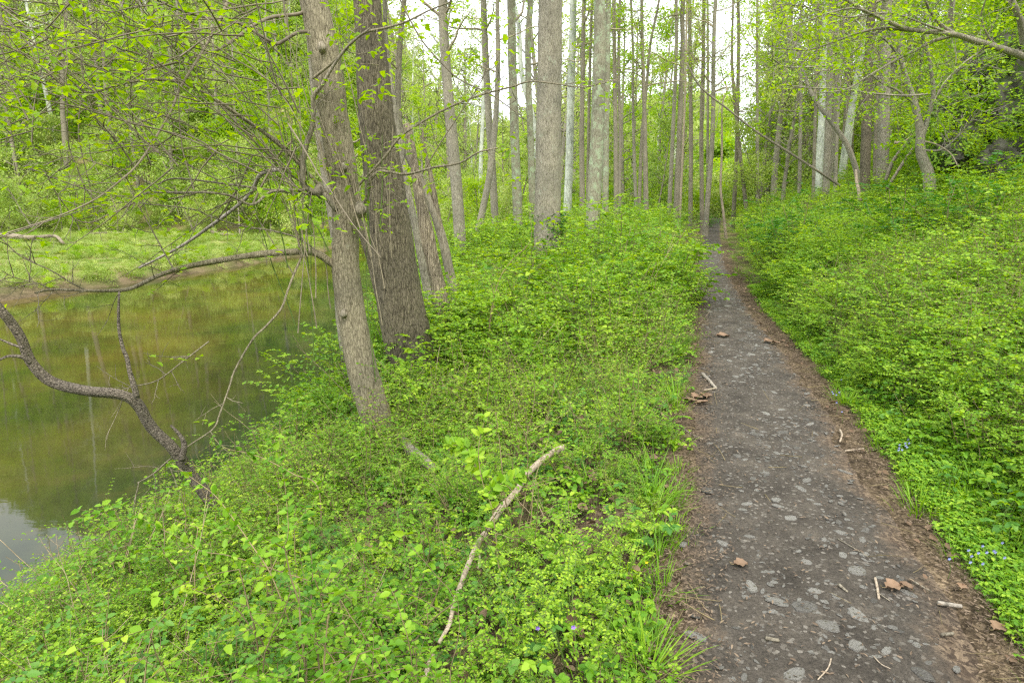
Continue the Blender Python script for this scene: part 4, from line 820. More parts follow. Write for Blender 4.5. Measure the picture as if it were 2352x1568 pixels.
# grass along path edges and tufts
x, y = frac_frustum(16000, .5, 26, 1.5); s = sdist(x, y); a = np.abs(s)
edge = np.exp(-((np.where(s < 0, -s-phw(y)-.1, s-phw(y)-.33-.2*smooth(5, 2, y))/.16)**2))
keep = (RNG.random(len(x)) < edge*smooth(-.9, .6, nz(x, y, 1.6, o=8))+.03) & (((s < -phw(y)-.03)) | (s > phw(y)+.2)) & (-s-.5 < wr(y))
x, y, z, k = place(x, y, keep); n = len(x); ix = RNG.choice([0, 1, 2], n, p=[.04, .38, .58]); ix = np.where(sdist(x, y) > 0, np.maximum(ix, 1), ix); sc = RNG.uniform(.6, 1.3, n)
scatter('grass', 'short bright grass along both edges of the path', 'grass', K_grass, np.stack([x, y, z], 1), rots(n), np.stack([sc]*3, 1), ix)
yv = .8+11*RNG.random(9000)**1.3; xv = pathx(yv)+(phw(yv)+.3+.55*RNG.random(9000)**1.2*np.interp(yv, [1, 5], [1.3, 1]))/.955
xv, yv, zv, k = place(xv, yv, nz(xv, yv, 1.7, o=5) > -.55); n = len(xv); sc = RNG.uniform(.45, .95, n)
scatter('verge_growth', 'low mossy green grass and tiny leaves on the verge right of the path', 'grass', K_small+K_grass[2:], np.stack([xv, yv, zv], 1), rots(n), np.stack([sc]*3, 1), RNG.choice(3, n, p=[.2, .2, .6]))
# far meadow: low tufts
x = RNG.uniform(-60, -12, 9000); y = 14+44*RNG.random(9000); e = xfar(y)-x; keep = (e > .6) & (y < 58)
x, y, z, k = place(x, y, keep); n = len(x); sc = RNG.uniform(1.2, 3.2, n)
M['meadow'] = leafmat('meadow', [(0, (.12, .20, .03)), (.5, (.20, .30, .045)), (1, (.36, .38, .12))], trans=.3)
K_meadow = [lt(grass_tuft(.16, 40, .12, .004), 'gm', 'meadow', 'stem_green'), lt(grass_tuft(.09, 50, .14, .004), 'gm', 'meadow', 'stem_green')]
scatter('meadow_grass', 'rough short grass covering the low meadow across the river', 'grass', K_meadow, np.stack([x, y, z], 1), rots(n), np.stack([sc*1.3, sc*1.3, sc*.9], 1), RNG.integers(0, 2, n))
xe = RNG.uniform(-50, -12, 3000); ye = RNG.uniform(14, 56, 3000); ee = xfar(ye)-xe; ke = (ee > .2) & ((ee < 1.8) | (nz(xe, ye, .35, o=4) > .55))
BANKX, BANKY = xe[ke], ye[ke]

# leaf litter
M['chip'] = leafmat('chip', [(0, (.05, .037, .027)), (.6, (.13, .095, .065)), (1, (.40, .31, .21))], trans=.02, rough=.9)
def litter_piece(curl):
    b = MB(); b.leaves([(0, 0, .006)], [(1, .1, .1)], [(0, .2, 1)], [.09], W=.75, m=0, fold=curl, curl=curl*.8); return b.mesh('lp', [M['deadleaf']])
def twig_piece(L):
    b = MB(); q, _ = wander((-L/2, 0, .006), (1, 0, .02), L, 5, .12); b.tube(q, np.linspace(.0028, .0012, len(q)), 4, cap=True); return b.mesh('tw', [M['stem']])
def chip_piece():
    b = MB(); b.leaves([(0, 0, .004)], [(1, .1, .05)], [(.1, .2, 1)], [.026], W=.32, m=0, fold=.1, curl=.05); return b.mesh('ch', [M['chip']])
Kl = [litter_piece(.3), litter_piece(-.25), litter_piece(.15), twig_piece(.16), twig_piece(.28), chip_piece()]
y = .6+15*RNG.random(110000)**1.5; x = pathx(y)+RNG.normal(.08, .6, 110000); x2, y2 = frac_frustum(45000, .5, 9, .8); x = np.concatenate([x, x2]); y = np.concatenate([y, y2]); s = sdist(x, y)
edge = .8*np.exp(-((s+phw(y)-.02)/.14)**2)+.9*np.exp(-((s-phw(y)-.18-.1*smooth(5, 2, y))/.18)**2)
keep = RNG.random(len(x)) < edge*1.0+np.where((s < -.6), .45*smooth(.6, -.3, nz(x, y, 1.5, o=7)), 0)+.035
keep &= (-s-.5 < wr(y)*.9); keep &= s < 2
x, y, z, k = place(x, y, keep); n = len(x); sc = RNG.uniform(.4, 1.0, n); ix = RNG.choice(6, n, p=[.006, .006, .006, .018, .002, .962]); sc = np.where(ix < 3, sc*.7, sc); ix = np.where((ix < 3) & (np.abs(sdist(x, y)) < phw(y)), 5, ix)
scatter('leaf_litter', 'brown fallen leaf litter and bark bits along the path edges', 'litter', Kl, np.stack([x, y, z+.008+.012*(np.abs(sdist(x, y)) < .6)], 1), rots(n, .2), np.stack([sc]*3, 1), ix)

x, y = frac_frustum(7000, .6, 9, .8); s = sdist(x, y); keep = (s < -.6) & (-s-.5 < wr(y)*.8) & (nz(x, y, 1.5, o=7) < .5)
x, y, z, k = place(x, y, keep); n = len(x); sc = RNG.uniform(.35, .8, n)
scatter('dead_leaves', 'brown dead leaves lying on the slope between the plants', 'dead leaves', Kl[:3]+Kl[4:5], np.stack([x, y, z+.02+.05*RNG.random(n)], 1), rots(n, .5), np.stack([sc]*3, 1), RNG.choice(4, n, p=[.3, .3, .3, .1]))
# ---------------------------------------------------------------- stones set in the path
def stone_mesh(seed, flat=.34):
    V = []; F = []; rg = random.Random(seed); m = rg.choice([5, 6, 7, 7, 8]); n = 20; el = rg.uniform(.6, .95)
    ca = sorted([2*math.pi*(i+rg.uniform(-.32, .32))/m for i in range(m)]); cr = [rg.uniform(.72, 1.15) for _ in range(m)]; pts = [(math.cos(a)*r, math.sin(a)*r) for a, r in zip(ca, cr)]
    def rad(a):                                        # distance to the polygon outline in that direction
        dx, dy = math.cos(a), math.sin(a); best = 0
        for i in range(m):
            (x1, y1), (x2, y2) = pts[i], pts[(i+1) % m]; ex, ey = x2-x1, y2-y1; den = dx*ey-dy*ex
            if abs(den) < 1e-9: continue
            t = (x1*ey-y1*ex)/den; u = (x1*dy-y1*dx)/den
            if t > 0 and -1e-6 <= u <= 1+1e-6: best = max(best, t)
        return best or .8
    R_ = [rad(2*math.pi*j/n) for j in range(n)]; R_ = [.2*R_[j-1]+.6*R_[j]+.2*R_[(j+1) % n]+.04*rg.gauss(0, 1) for j in range(n)]; tx, ty = rg.uniform(-.2, .2), rg.uniform(-.2, .2)
    for (h, r) in [(.0, 1.05), (.55, 1.0), (.85, .93), (.98, .80), (1.02, .45), (1.0, .01)]:
        for j in range(n):
            a = 2*math.pi*j/n; x_ = math.cos(a)*r*R_[j]; y_ = math.sin(a)*r*R_[j]*el
            V.append((x_, y_, (h-.45)*flat+(x_*tx+y_*ty)*(h > .5)+.06*mnoise.noise(Vector((x_*3, y_*3, seed*7)))))
    for i in range(5):
        for j in range(n): F.append((i*n+j, i*n+(j+1) % n, (i+1)*n+(j+1) % n, (i+1)*n+j))
    return raw_mesh('stone', V, F, [M['stone']], smoothed=False)
stones = [stone_mesh(i) for i in range(16)]
def pz(x, y): return g1(x, y)+.012
specials = [((1624, 1128), .048, 'pale rounded stone at the left edge of the path, well before the bare middle'), ((1964, 1486), .042, 'pale oval stone near the bottom of the path'), ((2034, 1494), .034, 'round speckled stone right of the pale oval one at the bottom'),
            ((1824, 1550), .05, 'large grey stone at the very bottom edge of the path'), ((1788, 1384), .05, 'flat angular grey stone in the middle of the near path'), ((1726, 1350), .048, 'grey humped stone left of the flat angular one'),
            ((1848, 1395), .06, 'broad reddish flat stone in the middle of the near path'), ((1900, 1436), .055, 'brownish flat stone just right of the broad reddish one'), ((1932, 1224), .036, 'pointed blue-grey stone standing up on the right half of the path'),
            ((1782, 1150), .036, 'pale stone in the middle track, upper of two'), ((1784, 1164), .042, 'pale stone in the middle track, lower of two'), ((1966, 1310), .05, 'mossy brown stone on the right of the near path'), ((1840, 1124), .05, 'flat brownish stone in the middle, beyond the pale pair')]
used = []
for q_, ((px, py), r_, lab) in enumerate(specials):
    p = hit(px, py, .012); o = bpy.data.objects.new('stone', stones[q_ % 16]); C.objects.link(o); o.location = (p[0], p[1], pz(p[0], p[1])+.002)
    o.rotation_euler = (random.gauss(0, .06), random.gauss(0, .06), random.uniform(0, 6.28)); o.scale = (r_, r_*.8, r_*.4); tag(o, lab, 'stone', 'stones set in the path'); used.append((p[0], p[1], r_))
cnt = 0; tries = 0
while cnt < 280 and tries < 9000:
    tries += 1
    y_ = .9+9.5*random.random()**1.25; s_ = random.gauss(.08, .24)
    if abs(s_) > phw(y_): continue
    if nz(s_*3, y_, 1.3, o=9) < -.3 and random.random() < .85: continue
    x_ = float(pathx(y_))+s_/.955; r_ = random.choice([.014, .017, .02, .024, .03, .038])*random.uniform(.8, 1.2)*(1+.05*y_)
    if any((x_-a)**2+(y_-b_)**2 < (r_+c)**2*.85 for a, b_, c in used): continue
    used.append((x_, y_, r_)); o = bpy.data.objects.new('stone', stones[random.randrange(16)]); C.objects.link(o)
    o.location = (x_, y_, pz(x_, y_)); o.rotation_euler = (random.gauss(0, .06), random.gauss(0, .06), random.uniform(0, 6.28)); o.scale = (r_, r_*random.uniform(.55, .9), r_*random.uniform(.3, .6))
    far_ = 'farther stretch' if y_ > 5 else ('near stretch' if y_ < 2.6 else 'middle stretch')
    tag(o, 'small flat grey stone trodden into the dark %s of the path' % far_, 'stone', 'stones set in the path'); cnt += 1
xg = []; 
yy = .8+24*RNG.random(7000)**1.3; ss = RNG.normal(.09, .2, 7000); xx = pathx(yy)+ss/.955; kk = (np.abs(ss) < phw(yy)) & ((nz(ss*3, yy, 1.3, o=9) > -.35) | (RNG.random(7000) < .12)); xx, yy = xx[kk], yy[kk]; n = len(xx)
sc = RNG.choice([.004, .007, .012, .018], n, p=[.25, .30, .28, .17])*RNG.uniform(.7, 1.3, n)*np.interp(yy, [1, 8, 24], [1, 1.3, 1.9])
scatter('gravel', 'fine grey gravel pressed into the dark path', 'gravel', stones, np.stack([xx, yy, ground(xx, yy)+.012], 1), rots(n, .1), np.stack([sc, sc*.75, sc*.4], 1), RNG.integers(0, 16, n))

# ---------------------------------------------------------------- small things lying about
def dry_leaf(px, py, L, label, col=(.5, .24, .10), rz=0, group=None):
    p = hit(px, py, .02); V = []; F = []; a = 9; c = 7
    for i in range(a):
        t = i/(a-1); wv = math.sin(math.pi*min(1, t*1.02+.02))**.7*(.36+.1*math.sin(t*19))
        for j in range(c):
            u = (j/(c-1)-.5)*2; V.append(((t-.5)*L, u*wv*L, .012+.05*L*math.sin(3.1*t)+.13*L*abs(u)**1.6+.04*L*math.sin(7*t+4*u)))
    for i in range(a-1):
        for j in range(c-1): F.append((i*c+j, i*c+j+1, (i+1)*c+j+1, (i+1)*c+j))
    o = bpy.data.objects.new('dry_leaf', raw_mesh('dry_leaf', V, F, [M['dl']])); C.objects.link(o); o.location = (p[0], p[1], pz(p[0], p[1])); o.rotation_euler = (.1, .1, rz)
    b = MB(); b.tube([(-L*.5, 0, .012), (-L*.65, .005, .01), (-L*.75, .01, .02)], [.0015]*3, 4); st = bpy.data.objects.new('leaf_stalk', b.mesh('leaf_stalk', [M['stem']])); C.objects.link(st); st.parent = o
    tag(o, label, 'leaf', group)
M['dl'] = plain('dry_leaf', (.20, .13, .08), rough=.6, var=.2, sc=30, bump=.4)
dry_leaf(2050, 1352, .085, 'curled orange dead leaf at the right side of the near path', rz=.3)
dry_leaf(2080, 1352, .06, 'paler brown dead leaf touching the curled orange one', rz=1.9)
dry_leaf(2207, 1352, .05, 'small orange dead leaf in the grass at the right edge', rz=.9)
dry_leaf(2140, 1056, .08, 'beige dead leaf among grass blades right of the path', rz=2.2)
dry_leaf(1700, 1300, .07, 'pale straw-coloured dead leaf on the near path', rz=.2)
dry_leaf(1660, 773, .16, 'flat beige dead leaf lying in the middle of the distant path', rz=.1)
for px, py, L_, rz_, lab in ((1765, 786, .14, .4, 'brown curled dead leaf on the right edge of the distant path'), (1782, 790, .11, 2.0, 'second brown dead leaf on the right edge of the distant path, beside the curled one'),
    (1600, 915, .13, .8, 'rusty dead leaf in the heap at the left path edge'), (1585, 922, .12, 2.4, 'dark dead leaf lying leftmost in the heap at the left path edge'), (1620, 912, .13, 1.4, 'brown dead leaf lying rightmost in the heap at the left path edge'), (1612, 928, .11, 3.3, 'small dead leaf at the near side of the heap at the left path edge'),
    (2290, 1445, .07, .5, 'beige dead leaf in the grass at the lower right corner'), (1415, 915, .14, 1.0, 'brown dead leaf in the undergrowth left of the path')): dry_leaf(px, py, L_, lab, rz=rz_)
for a in ((C6((1032, 1085), (1042, 1130), (1050, 1180)), 6, 6, 'straight pale stick lying lengthwise on the near path, left of the orange leaf', 'deadwood'),
          (C6((830, 1455), (815, 1500), (770, 1550)), 4, 3, 'thin bent pale stick at the bottom of the path', 'deadwood'),
          (C6((530, 1362), (590, 1372)), 9, 8, 'short thick brown stick on the lower left of the path', 'bark_e'),
          (C6((1320, 1200), (1430, 1215)), 11, 9, 'short pale branch piece in the litter on the right edge', 'greywood'),
          (C6((1190, 1090), (1290, 1148)), 6, 3, 'thin brown stick pointing down right past the orange leaf', 'bark_e'),
          (C6((865, 1115), (905, 1148)), 8, 5, 'short dark chip of bark in the middle of the near path', 'bark_e'),
          (C6((1050, 1155), (1050, 1156), (1100, 1190)), 3, 2, 'tiny brown twig beside the straight pale stick', 'bark_e'),
          (C6((1340, 1345), (1390, 1340)), 8, 8, 'short brown stick at the right edge near the corner', 'bark_e'),
          (C6((870, 405), (880, 430), (870, 460)), 5, 4, 'curved pale stick at the right edge of the middle path', 'deadwood'),
          (C6((895, 502), (980, 492)), 5, 4, 'pale stick lying across the right edge of the middle path', 'deadwood'),
          (C6((240, 150), (270, 180), (300, 215)), 9, 7, 'grey shred of bark at the left path edge above the leaf heap', 'greywood'),
          (C6((245, 225), (300, 215)), 5, 4, 'pale stick just below the shred of bark', 'deadwood'),
          (C6((860, 905), (930, 945), (1000, 988)), 2.5, 2, 'long thin dark twig slanting across the middle of the path', 'bark_e'),
          (C6((130, 385), (180, 420), (240, 450)), 4, 2, 'thin brown twig at the left edge of the middle path', 'bark_e'),
          (C6((1025, 1445), (1060, 1480), (1100, 1500)), 3, 2, 'thin pale twig right of the round speckled stone', 'deadwood')):
    ground_wood('stick', a[3], 'stick', a[0], a[1], a[2], M[a[4]], .025, 7)
# dandelion clock
M['fluff'] = plain('dandelion_fluff', (.75, .75, .70), var=.05); M['violet'] = plain('violet_petal', (.30, .18, .62), var=.15); M['blueb'] = plain('blue_petal', (.26, .29, .55), var=.15); M['yellow'] = plain('yellow_petal', (.8, .62, .02), var=.1)
p = at(2109, 826, 5.0); p0 = np.array((p[0], p[1], g1(p[0], p[1])))
dn = empty('dandelion', p0, 'white dandelion seed head standing above the leaves right of the path', 'flower')
b = MB(); q = np.linspace(p0, p, 6); b.tube(q, [.003]*6, 5); b.obj('stem', M['stem_green'], dn)
b = MB()
for k in range(90):
    v = unit(RNG.normal(size=3)); b.tube([p+v*.004, p+v*.024], [.0005, .0004], 3)
    a1 = unit(np.cross(v, RNG.normal(size=3))); a2 = np.cross(v, a1)
    for t in range(5):
        w_ = math.cos(t*1.256)*a1+math.sin(t*1.256)*a2; b.tube([p+v*.024, p+v*.028+w_*.006], [.0005, .0004], 3)
b.obj('seed_head', M['fluff'], dn)
def flower(px, py, Yd, mat, label, group, L=.016):
    p = at(px, py, Yd); g_ = g1(p[0], p[1]); p0 = np.array((p[0]+.01, p[1], g_-.01)); r = empty('flower', (p0[0], p0[1], g_), label, 'flower', group)
    b = MB(); b.tube(spline([p0, (p0+p)/2+np.array((.01, 0, 0)), p], 4), [.0014]*9, 4); b.obj('stem', M['stem_green'], r)
    b = MB(); a = np.arange(5)*1.2566; D = np.stack([np.cos(a), -.6+0*a, np.sin(a)], 1); b.leaves(np.repeat(p[None], 5, 0), D, np.array((0, -1, .3)), L, W=.7); b.obj('petals', mat, r)
def fl_group(c, n, sx, sy, mat, label, group, L=.009):
    for _ in range(n):
        px = random.gauss(c[0], sx); py = random.gauss(c[1], sy); h_ = hit(px, py, .10); flower(px, py, h_[1], mat, label, group, L)
fl_group((2270, 1275), 12, 28, 16, M['blueb'], 'small pale blue flower in the patch at the lower right edge', 'blue flowers in the lower right patch')
fl_group((2075, 1015), 9, 14, 14, M['blueb'], 'small pale blue flower in the patch right of the middle path', 'blue flowers in the patch right of the middle path')
fl_group((2290, 975), 9, 30, 25, M['blueb'], 'small pale blue flower high at the right edge under the thicket', 'blue flowers under the right thicket')
fl_group((1920, 905), 7, 14, 18, M['blueb'], 'tiny pale blue flower on the right verge farther up', 'blue flowers on the farther right verge')
for px, py, lab in ((1059, 1336, 'purple flower against the long thin pale log'), (1235, 1440, 'purple flower near the bottom above dead leaves'), (1317, 1438, 'purple flower right of the one above the dead leaves'), (1130, 1256, 'bluish purple flower beside the sapling stem')):
    h_ = hit(px, py, .2); flower(px, py, h_[1], M['violet'], lab, None, .011)
for px, py, lab in ((1334, 1346, 'small yellow flower in the grass on the slope, right of the log'), (1485, 1290, 'small yellow flower close to the left path edge'), (1322, 1360, 'second small yellow flower just below the first')):
    h_ = hit(px, py, .15); flower(px, py, h_[1], M['yellow'], lab, None, .008)

# ---------------------------------------------------------------- foreground saplings
def sapling(label, stems, leafL=.05, lm='leaf_bright', st='stem', nl=11):
    p0 = traceY(*stems[0][:1], stems[0][1], stems[0][2])[0]; g_ = g1(p0[0], p0[1]); r = empty('sapling', (p0[0], p0[1], g_), label, 'sapling')
    for si, (pts, y0, y1, w0) in enumerate(stems):
        P = traceY(pts, y0, y1)
        if si == 0: P = np.vstack([[P[0][0], P[0][1], min(g_, P[0][2])-.03], P])
        P = spline(P, 6); b = MB(); b.tube(P, np.linspace(w0*.7*mpp(*pts[0], y0)/2, .0014, len(P)), 6, rough=0); lf = MB()
        k = len(P)
        for q_ in range(nl):
            i = int(k*(.25+.75*q_/nl)); i = min(i, k-2); T = unit(P[i+1]-P[i]); sd = unit(np.cross(T, (random.gauss(0, .4), -1, random.gauss(0, .4))))
            c_ = 3; 
            for sg in (1, -1):
                lf.leaves(np.repeat(P[i][None], c_, 0)+RNG.normal(0, .008, (c_, 3)), sd*sg+T*.5+RNG.normal(0, .35, (c_, 3)), np.array((0, -.5, 1.))+RNG.normal(0, .35, (c_, 3)), leafL*RNG.uniform(.6, 1.15, c_), W=.6)
        cluster(lf, P[-1], 4, leafL, .012)
        o = b.obj('stem', M[st], r); lf.obj('leaves', M[lm], o)
sapling('tall thin sapling in the foreground left, arching up toward the gnarled trunk', [
    (C4((1400, 1560), (1380, 1440), (1320, 1260), (1240, 1060), (1160, 940), (1090, 840), (1040, 770), (980, 700), (900, 640), (790, 560)), 2.25, 2.9, 6),
    (C4((1400, 1560), (1410, 1400), (1430, 1200), (1435, 1050), (1420, 900), (1400, 760)), 2.25, 2.5, 5),
    (C4((1430, 1100), (1300, 1060), (1180, 1020), (1040, 980), (920, 960), (820, 900), (700, 840), (640, 800)), 2.4, 2.8, 4),
    (C4((1240, 1060), (1270, 1000), (1320, 900), (1320, 780), (1300, 600), (1260, 450)), 2.4, 2.7, 3.5)], .042, 'leaf_mid')
sapling('reddish-stemmed shrub sapling rising in the middle foreground', [
    (C5((1080, 1420), (1040, 1260), (1000, 1130), (945, 1040), (930, 900), (910, 760), (870, 650), (850, 500), (880, 350)), 2.4, 2.9, 7),
    (C5((870, 640), (830, 560), (780, 480), (700, 480)), 2.8, 3.0, 3),
    (C5((910, 760), (900, 690), (980, 640), (1060, 600)), 2.7, 2.8, 3)], .05, 'leaf_bright', 'stem')
sapling('low arching sapling reaching left above the gravelly shore', [
    (C4((1460, 670), (1350, 610), (1240, 550), (1150, 515), (1040, 490), (975, 440)), 3.9, 4.4, 5)], .04, 'leaf_mid', 'stem', 6)
sapling('thin dark-stemmed sapling on the slope left of the path', [
    (C5((1290, 520), (1280, 400), (1230, 270), (1190, 190)), 4.6, 4.8, 5), (C5((1290, 520), (1390, 430), (1390, 330)), 4.6, 4.8, 4)], .04, 'leaf_mid', 'stem', 5)
sapling('twiggy sapling among the thicket right of the dark furrowed tree', [
    (C2((900, 1500), (940, 1300), (1000, 1200), (1090, 1100), (1080, 950), (1065, 840)), 7.2, 7.6, 4), (C2((900, 1500), (920, 1350), (860, 1200)), 7.2, 7.3, 4)], .05, 'leaf_bright', 'stem', 8)
for k, (px, py, Yk) in enumerate([]): pass
# the tufts of tall grass at the left path edge
for (px, py, h_, lab) in ((1500, 1480, .7, 'large tuft of long arching grass blades at the lower left path edge'), (1560, 740, 1.6, 'bright grass tuft at the left path edge farther up'), (850, 1100, 1.2, 'dark green grass tuft below the pale leaning tree'), (2110, 1110, .75, 'short fine bright grass tuft on the right verge'), (2190, 1270, .6, 'flat mossy grass tuft on the right verge lower down'), (1545, 820, 1.2, 'dense grass tuft left of the distant leaf')):
    p = hit(px, py, .02); o = bpy.data.objects.new('grass_tuft', (K_grass[0] if h_ > 1 else K_grass[1])); C.objects.link(o); o.location = (p[0], p[1], g1(p[0], p[1])); o.scale = (h_*1.3, h_*1.3, h_); tag(o, lab, 'grass tuft')

# ---------------------------------------------------------------- rocks of the slope at the right
def rock(label, px, py, Yd, sx, sz, seed, name='rock'):
    p = at(px, py, Yd); n, m = 72, 48; V = []; F = []
    for i in range(m+1):
        ph = math.pi*i/m
        for j in range(n):
            th = 2*math.pi*j/n; v = Vector((math.sin(ph)*math.cos(th), math.sin(ph)*math.sin(th), math.cos(ph)))
            f = 1+.40*mnoise.noise(v*1.4+Vector((seed, 0, 0)))+.20*mnoise.noise(v*3.3+Vector((0, seed, 0)))
            t = 3.1*mnoise.noise(Vector((v.x*1.3, v.y*1.3, v.z*3.5+seed)))+v.z*2.5; st = (t-math.floor(t)); f += .15*(st**3)
            c = mnoise.voronoi(v*2.6+Vector((seed, 1, 2)))[0]; f += .28*min(.35, c[1]-c[0])
            f += .03*mnoise.noise(v*9)
            V.append((v.x*sx*f, v.y*sx*.8*f, v.z*sz*f))
    for i in range(m):
        for j in range(n): F.append((i*n+j, i*n+(j+1) % n, (i+1)*n+(j+1) % n, (i+1)*n+j))
    o = bpy.data.objects.new(name, raw_mesh(name, V, F, [M['rock']], smoothed=False)); C.objects.link(o); o.location = p; o.rotation_euler = (0, .3, seed); tag(o, label, 'rock', 'rocks of the outcrop on the right slope')
rock('dark rock face at the far right edge, the largest and highest', 2350, 260, 13.4, .72, 1.35, 1.2)
rock('dark overhanging rock near the top of the outcrop, under the big limb', 2290, 145, 14.2, .7, .6, 2.5)
rock('grey ledge in the middle of the outcrop', 2185, 265, 14.0, .5, .38, 3.7)
rock('flat tan slab below the grey ledge beside the spreading tree', 2170, 350, 13.2, .55, .30, 4.1)
rock('mossy boulder right of the flat tan slab', 2235, 315, 13.6, .5, .42, 5.9)
rock('dark low rock at the right edge above the bushes', 2320, 392, 12.0, .5, .45, 6.6)
rock('dark hollow rock with black gaps left of the rock face', 2262, 215, 14.2, .55, .45, 7.3)
# ivy and bushes hanging over the rocks
P_ = []
for _ in range(6500):
    x_ = random.uniform(8, 17); y_ = random.uniform(10, 19); z_ = g1(x_, y_); r_ = float(sdist(x_, y_))-.6
    if r_ < 3.6: continue
    d_ = y_*CT-(z_-CAMZ)*ST; px = 1176+FP*x_/d_; py = 784-FP*(y_*ST+(z_-CAMZ)*CT)/d_
    if 2140 < px < 2215 and 230 < py < 385 and random.random() < .6: continue
    if px > 2268 and 130 < py < 400 and random.random() < .3: continue
    P_.append((x_, y_, z_-.1))
for o in [o_ for o_ in C.objects if o_.name.startswith('rock')]:          # bushes rooted in the joints of the rocks
    vs = o.data.vertices; rz_ = o.rotation_euler.z; cz, sz_ = math.cos(rz_), math.sin(rz_)
    for v_ in random.sample(range(len(vs)), 48 if 'largest' in o['label'] else 20):
        c_ = vs[v_].co; P_.append((o.location.x+c_.x*cz-c_.y*sz_, o.location.y+c_.x*sz_+c_.y*cz, o.location.z+c_.z-.18))
K_bush = [lt(sprig_shrub(.6, 5, .05, .8, base=.25, droop=.1), 'iv', m, 'stem_green') for m in ('leaf_tree', 'leaf_bright', 'leaf_tree')]
n = len(P_); sc = RNG.uniform(.7, 1.5, n)
scatter('creeper', 'leafy bushes and creeper growing over the rocks at the right', 'creeper', K_bush, np.array(P_), rots(n, .5), np.stack([sc]*3, 1), RNG.integers(0, 3, n))
M['leaf_dark'] = leafmat('leaf_dark', [(0, (.03, .12, .012)), (.5, (.06, .20, .015)), (1, (.12, .30, .02))], trans=.3)
for (px, py, Yk, sc_, lab) in ((1850, 505, 12.5, 1.25, 'darker green rounded bush in the right thicket, nearer the path'), (2220, 500, 9.5, 1.2, 'darker green bush in the right thicket below the rocks'), (1622, 500, 38, .8, 'dark green bush closing the left side of the path end')):
    p = at(px, py, Yk); b = sprig_shrub(1.15, 22, .042, 1.3, base=.5, flat=.5); o = bpy.data.objects.new('bush', b.mesh('bush', [M['stem'], M['leaf_dark']])); C.objects.link(o)
    o.location = (p[0], p[1], g1(p[0], p[1])); o.scale = (sc_*1.3, sc_*1.1, sc_); tag(o, lab, 'bush')
# ivy at the foot of the thick straight trunk
b = MB(); 
pc = at(1258, 560, 12.1)
for _ in range(900):
    a = random.uniform(0, 6.28); z_ = random.uniform(-.9, .55); rr = .27+abs(random.gauss(0, .1)); q = pc+np.array((math.cos(a)*rr, .3+math.sin(a)*rr, z_))
    if math.cos(a) < 0 and z_ > -.2 and random.random() < .85: continue
    cluster(b, q, 2, .07, .04)
o = b.obj('ivy', M['ivy'], None); tag(o, 'dark ivy climbing the foot of the thickest straight trunk', 'ivy')

# ---------------------------------------------------------------- woods beyond: tree kinds copied one by one
def far_tree(kind, H, r, bark, leaf, nb, nleaf, leafL, spread, low=.2, lean=.04):
    root = bpy.data.objects.new('tree', None); b = MB(); q, _ = wander((0, 0, -.4), (random.gauss(0, lean), random.gauss(0, lean), 1), H+.4, 12, .05, .03)
    b.tube(q, np.linspace(r, r*.2, len(q)), 8, rough=.06); tm = b.mesh('trunk', [bark])
    b = MB(); lf = MB(); k = len(q)
    for _ in range(nb):
        t = random.uniform(low, 1)*(k-1); i = min(int(t), k-2); p = q[i]+(q[i+1]-q[i])*(t-i); f = t/(k-1); a = random.uniform(0, 6.28)
        d = unit((math.cos(a), math.sin(a), random.uniform(.2, 1))); l = H*spread*random.uniform(.6, 1.2)*(1.15-.75*f)
        qq, _ = wander(p, d, l, 6, .25, .04); b.tube(qq, np.linspace(r*.28, r*.05, len(qq)), 4)
        nn = int(nleaf/nb); tt = RNG.uniform(.25, 1.05, nn)*(len(qq)-1); ii = np.minimum(tt.astype(int), len(qq)-2); pp = qq[ii]+(qq[ii+1]-qq[ii])*(tt-ii)[:, None]
        nc = max(2, nn//14); cen = pp[:nc]+RNG.normal(0, l*.13, (nc, 3)); pp = cen[RNG.integers(0, nc, nn)]+RNG.normal(0, l*.10+.1, (nn, 3))*np.array((1, 1, .5))
        lf.leaves(pp, RNG.normal(size=(nn, 3)), RNG.normal(0, .5, (nn, 3))+np.array((0, 0, 1.)), leafL*RNG.uniform(.6, 1.3, nn), W=.75)
        for _2 in range(3):
            i2 = random.randint(1, 5); q3, _ = wander(qq[i2], unit(RNG.normal(size=3)+d), l*.4, 4, .25); b.tube(q3, np.linspace(r*.08, r*.03, len(q3)), 3)
    return tm, b.mesh('branches', [bark]), lf.mesh('crown', [leaf])
def crown_bush(H, nleaf, leafL, leaf, bark):
    return far_tree('b', H, .07, bark, leaf, 16, nleaf, leafL, .42, low=.02, lean=.15)
T_tall = [far_tree('t', 19, .22, M['bark_c'], M['leaf_far'], 34, 2600, .16, .16, low=.3), far_tree('t', 22, .26, M['bark_e'], M['leaf_far'], 36, 2600, .16, .15, low=.35),
          far_tree('t', 17, .2, M['bark_e'], M['leaf_fardk'], 34, 3200, .16, .2, low=.15), far_tree('t', 15, .16, M['bark_c'], M['leaf_tree'], 34, 3200, .16, .22, low=.12),
          far_tree('t', 21, .22, M['bark_pale'], M['leaf_far'], 30, 1300, .15, .16, low=.35), far_tree('t', 20, .17, M['bark_c'], M['leaf_far'], 40, 700, .13, .13, low=.2)]
T_bush = [crown_bush(5, 2600, .12, M['leaf_far'], M['bark_e']), crown_bush(6.5, 3000, .13, M['leaf_fardk'], M['bark_e']), crown_bush(4, 2400, .11, M['leaf_tree'], M['bark_e'])]
names_t = ['brown-trunked tree', 'tall dark-trunked tree', 'darker green bushy tree', 'yellow-green leafy tree', 'white-barked sycamore', 'nearly bare grey tree']
names_b = ['light green understory tree', 'darker green understory tree', 'small yellow-green understory tree']
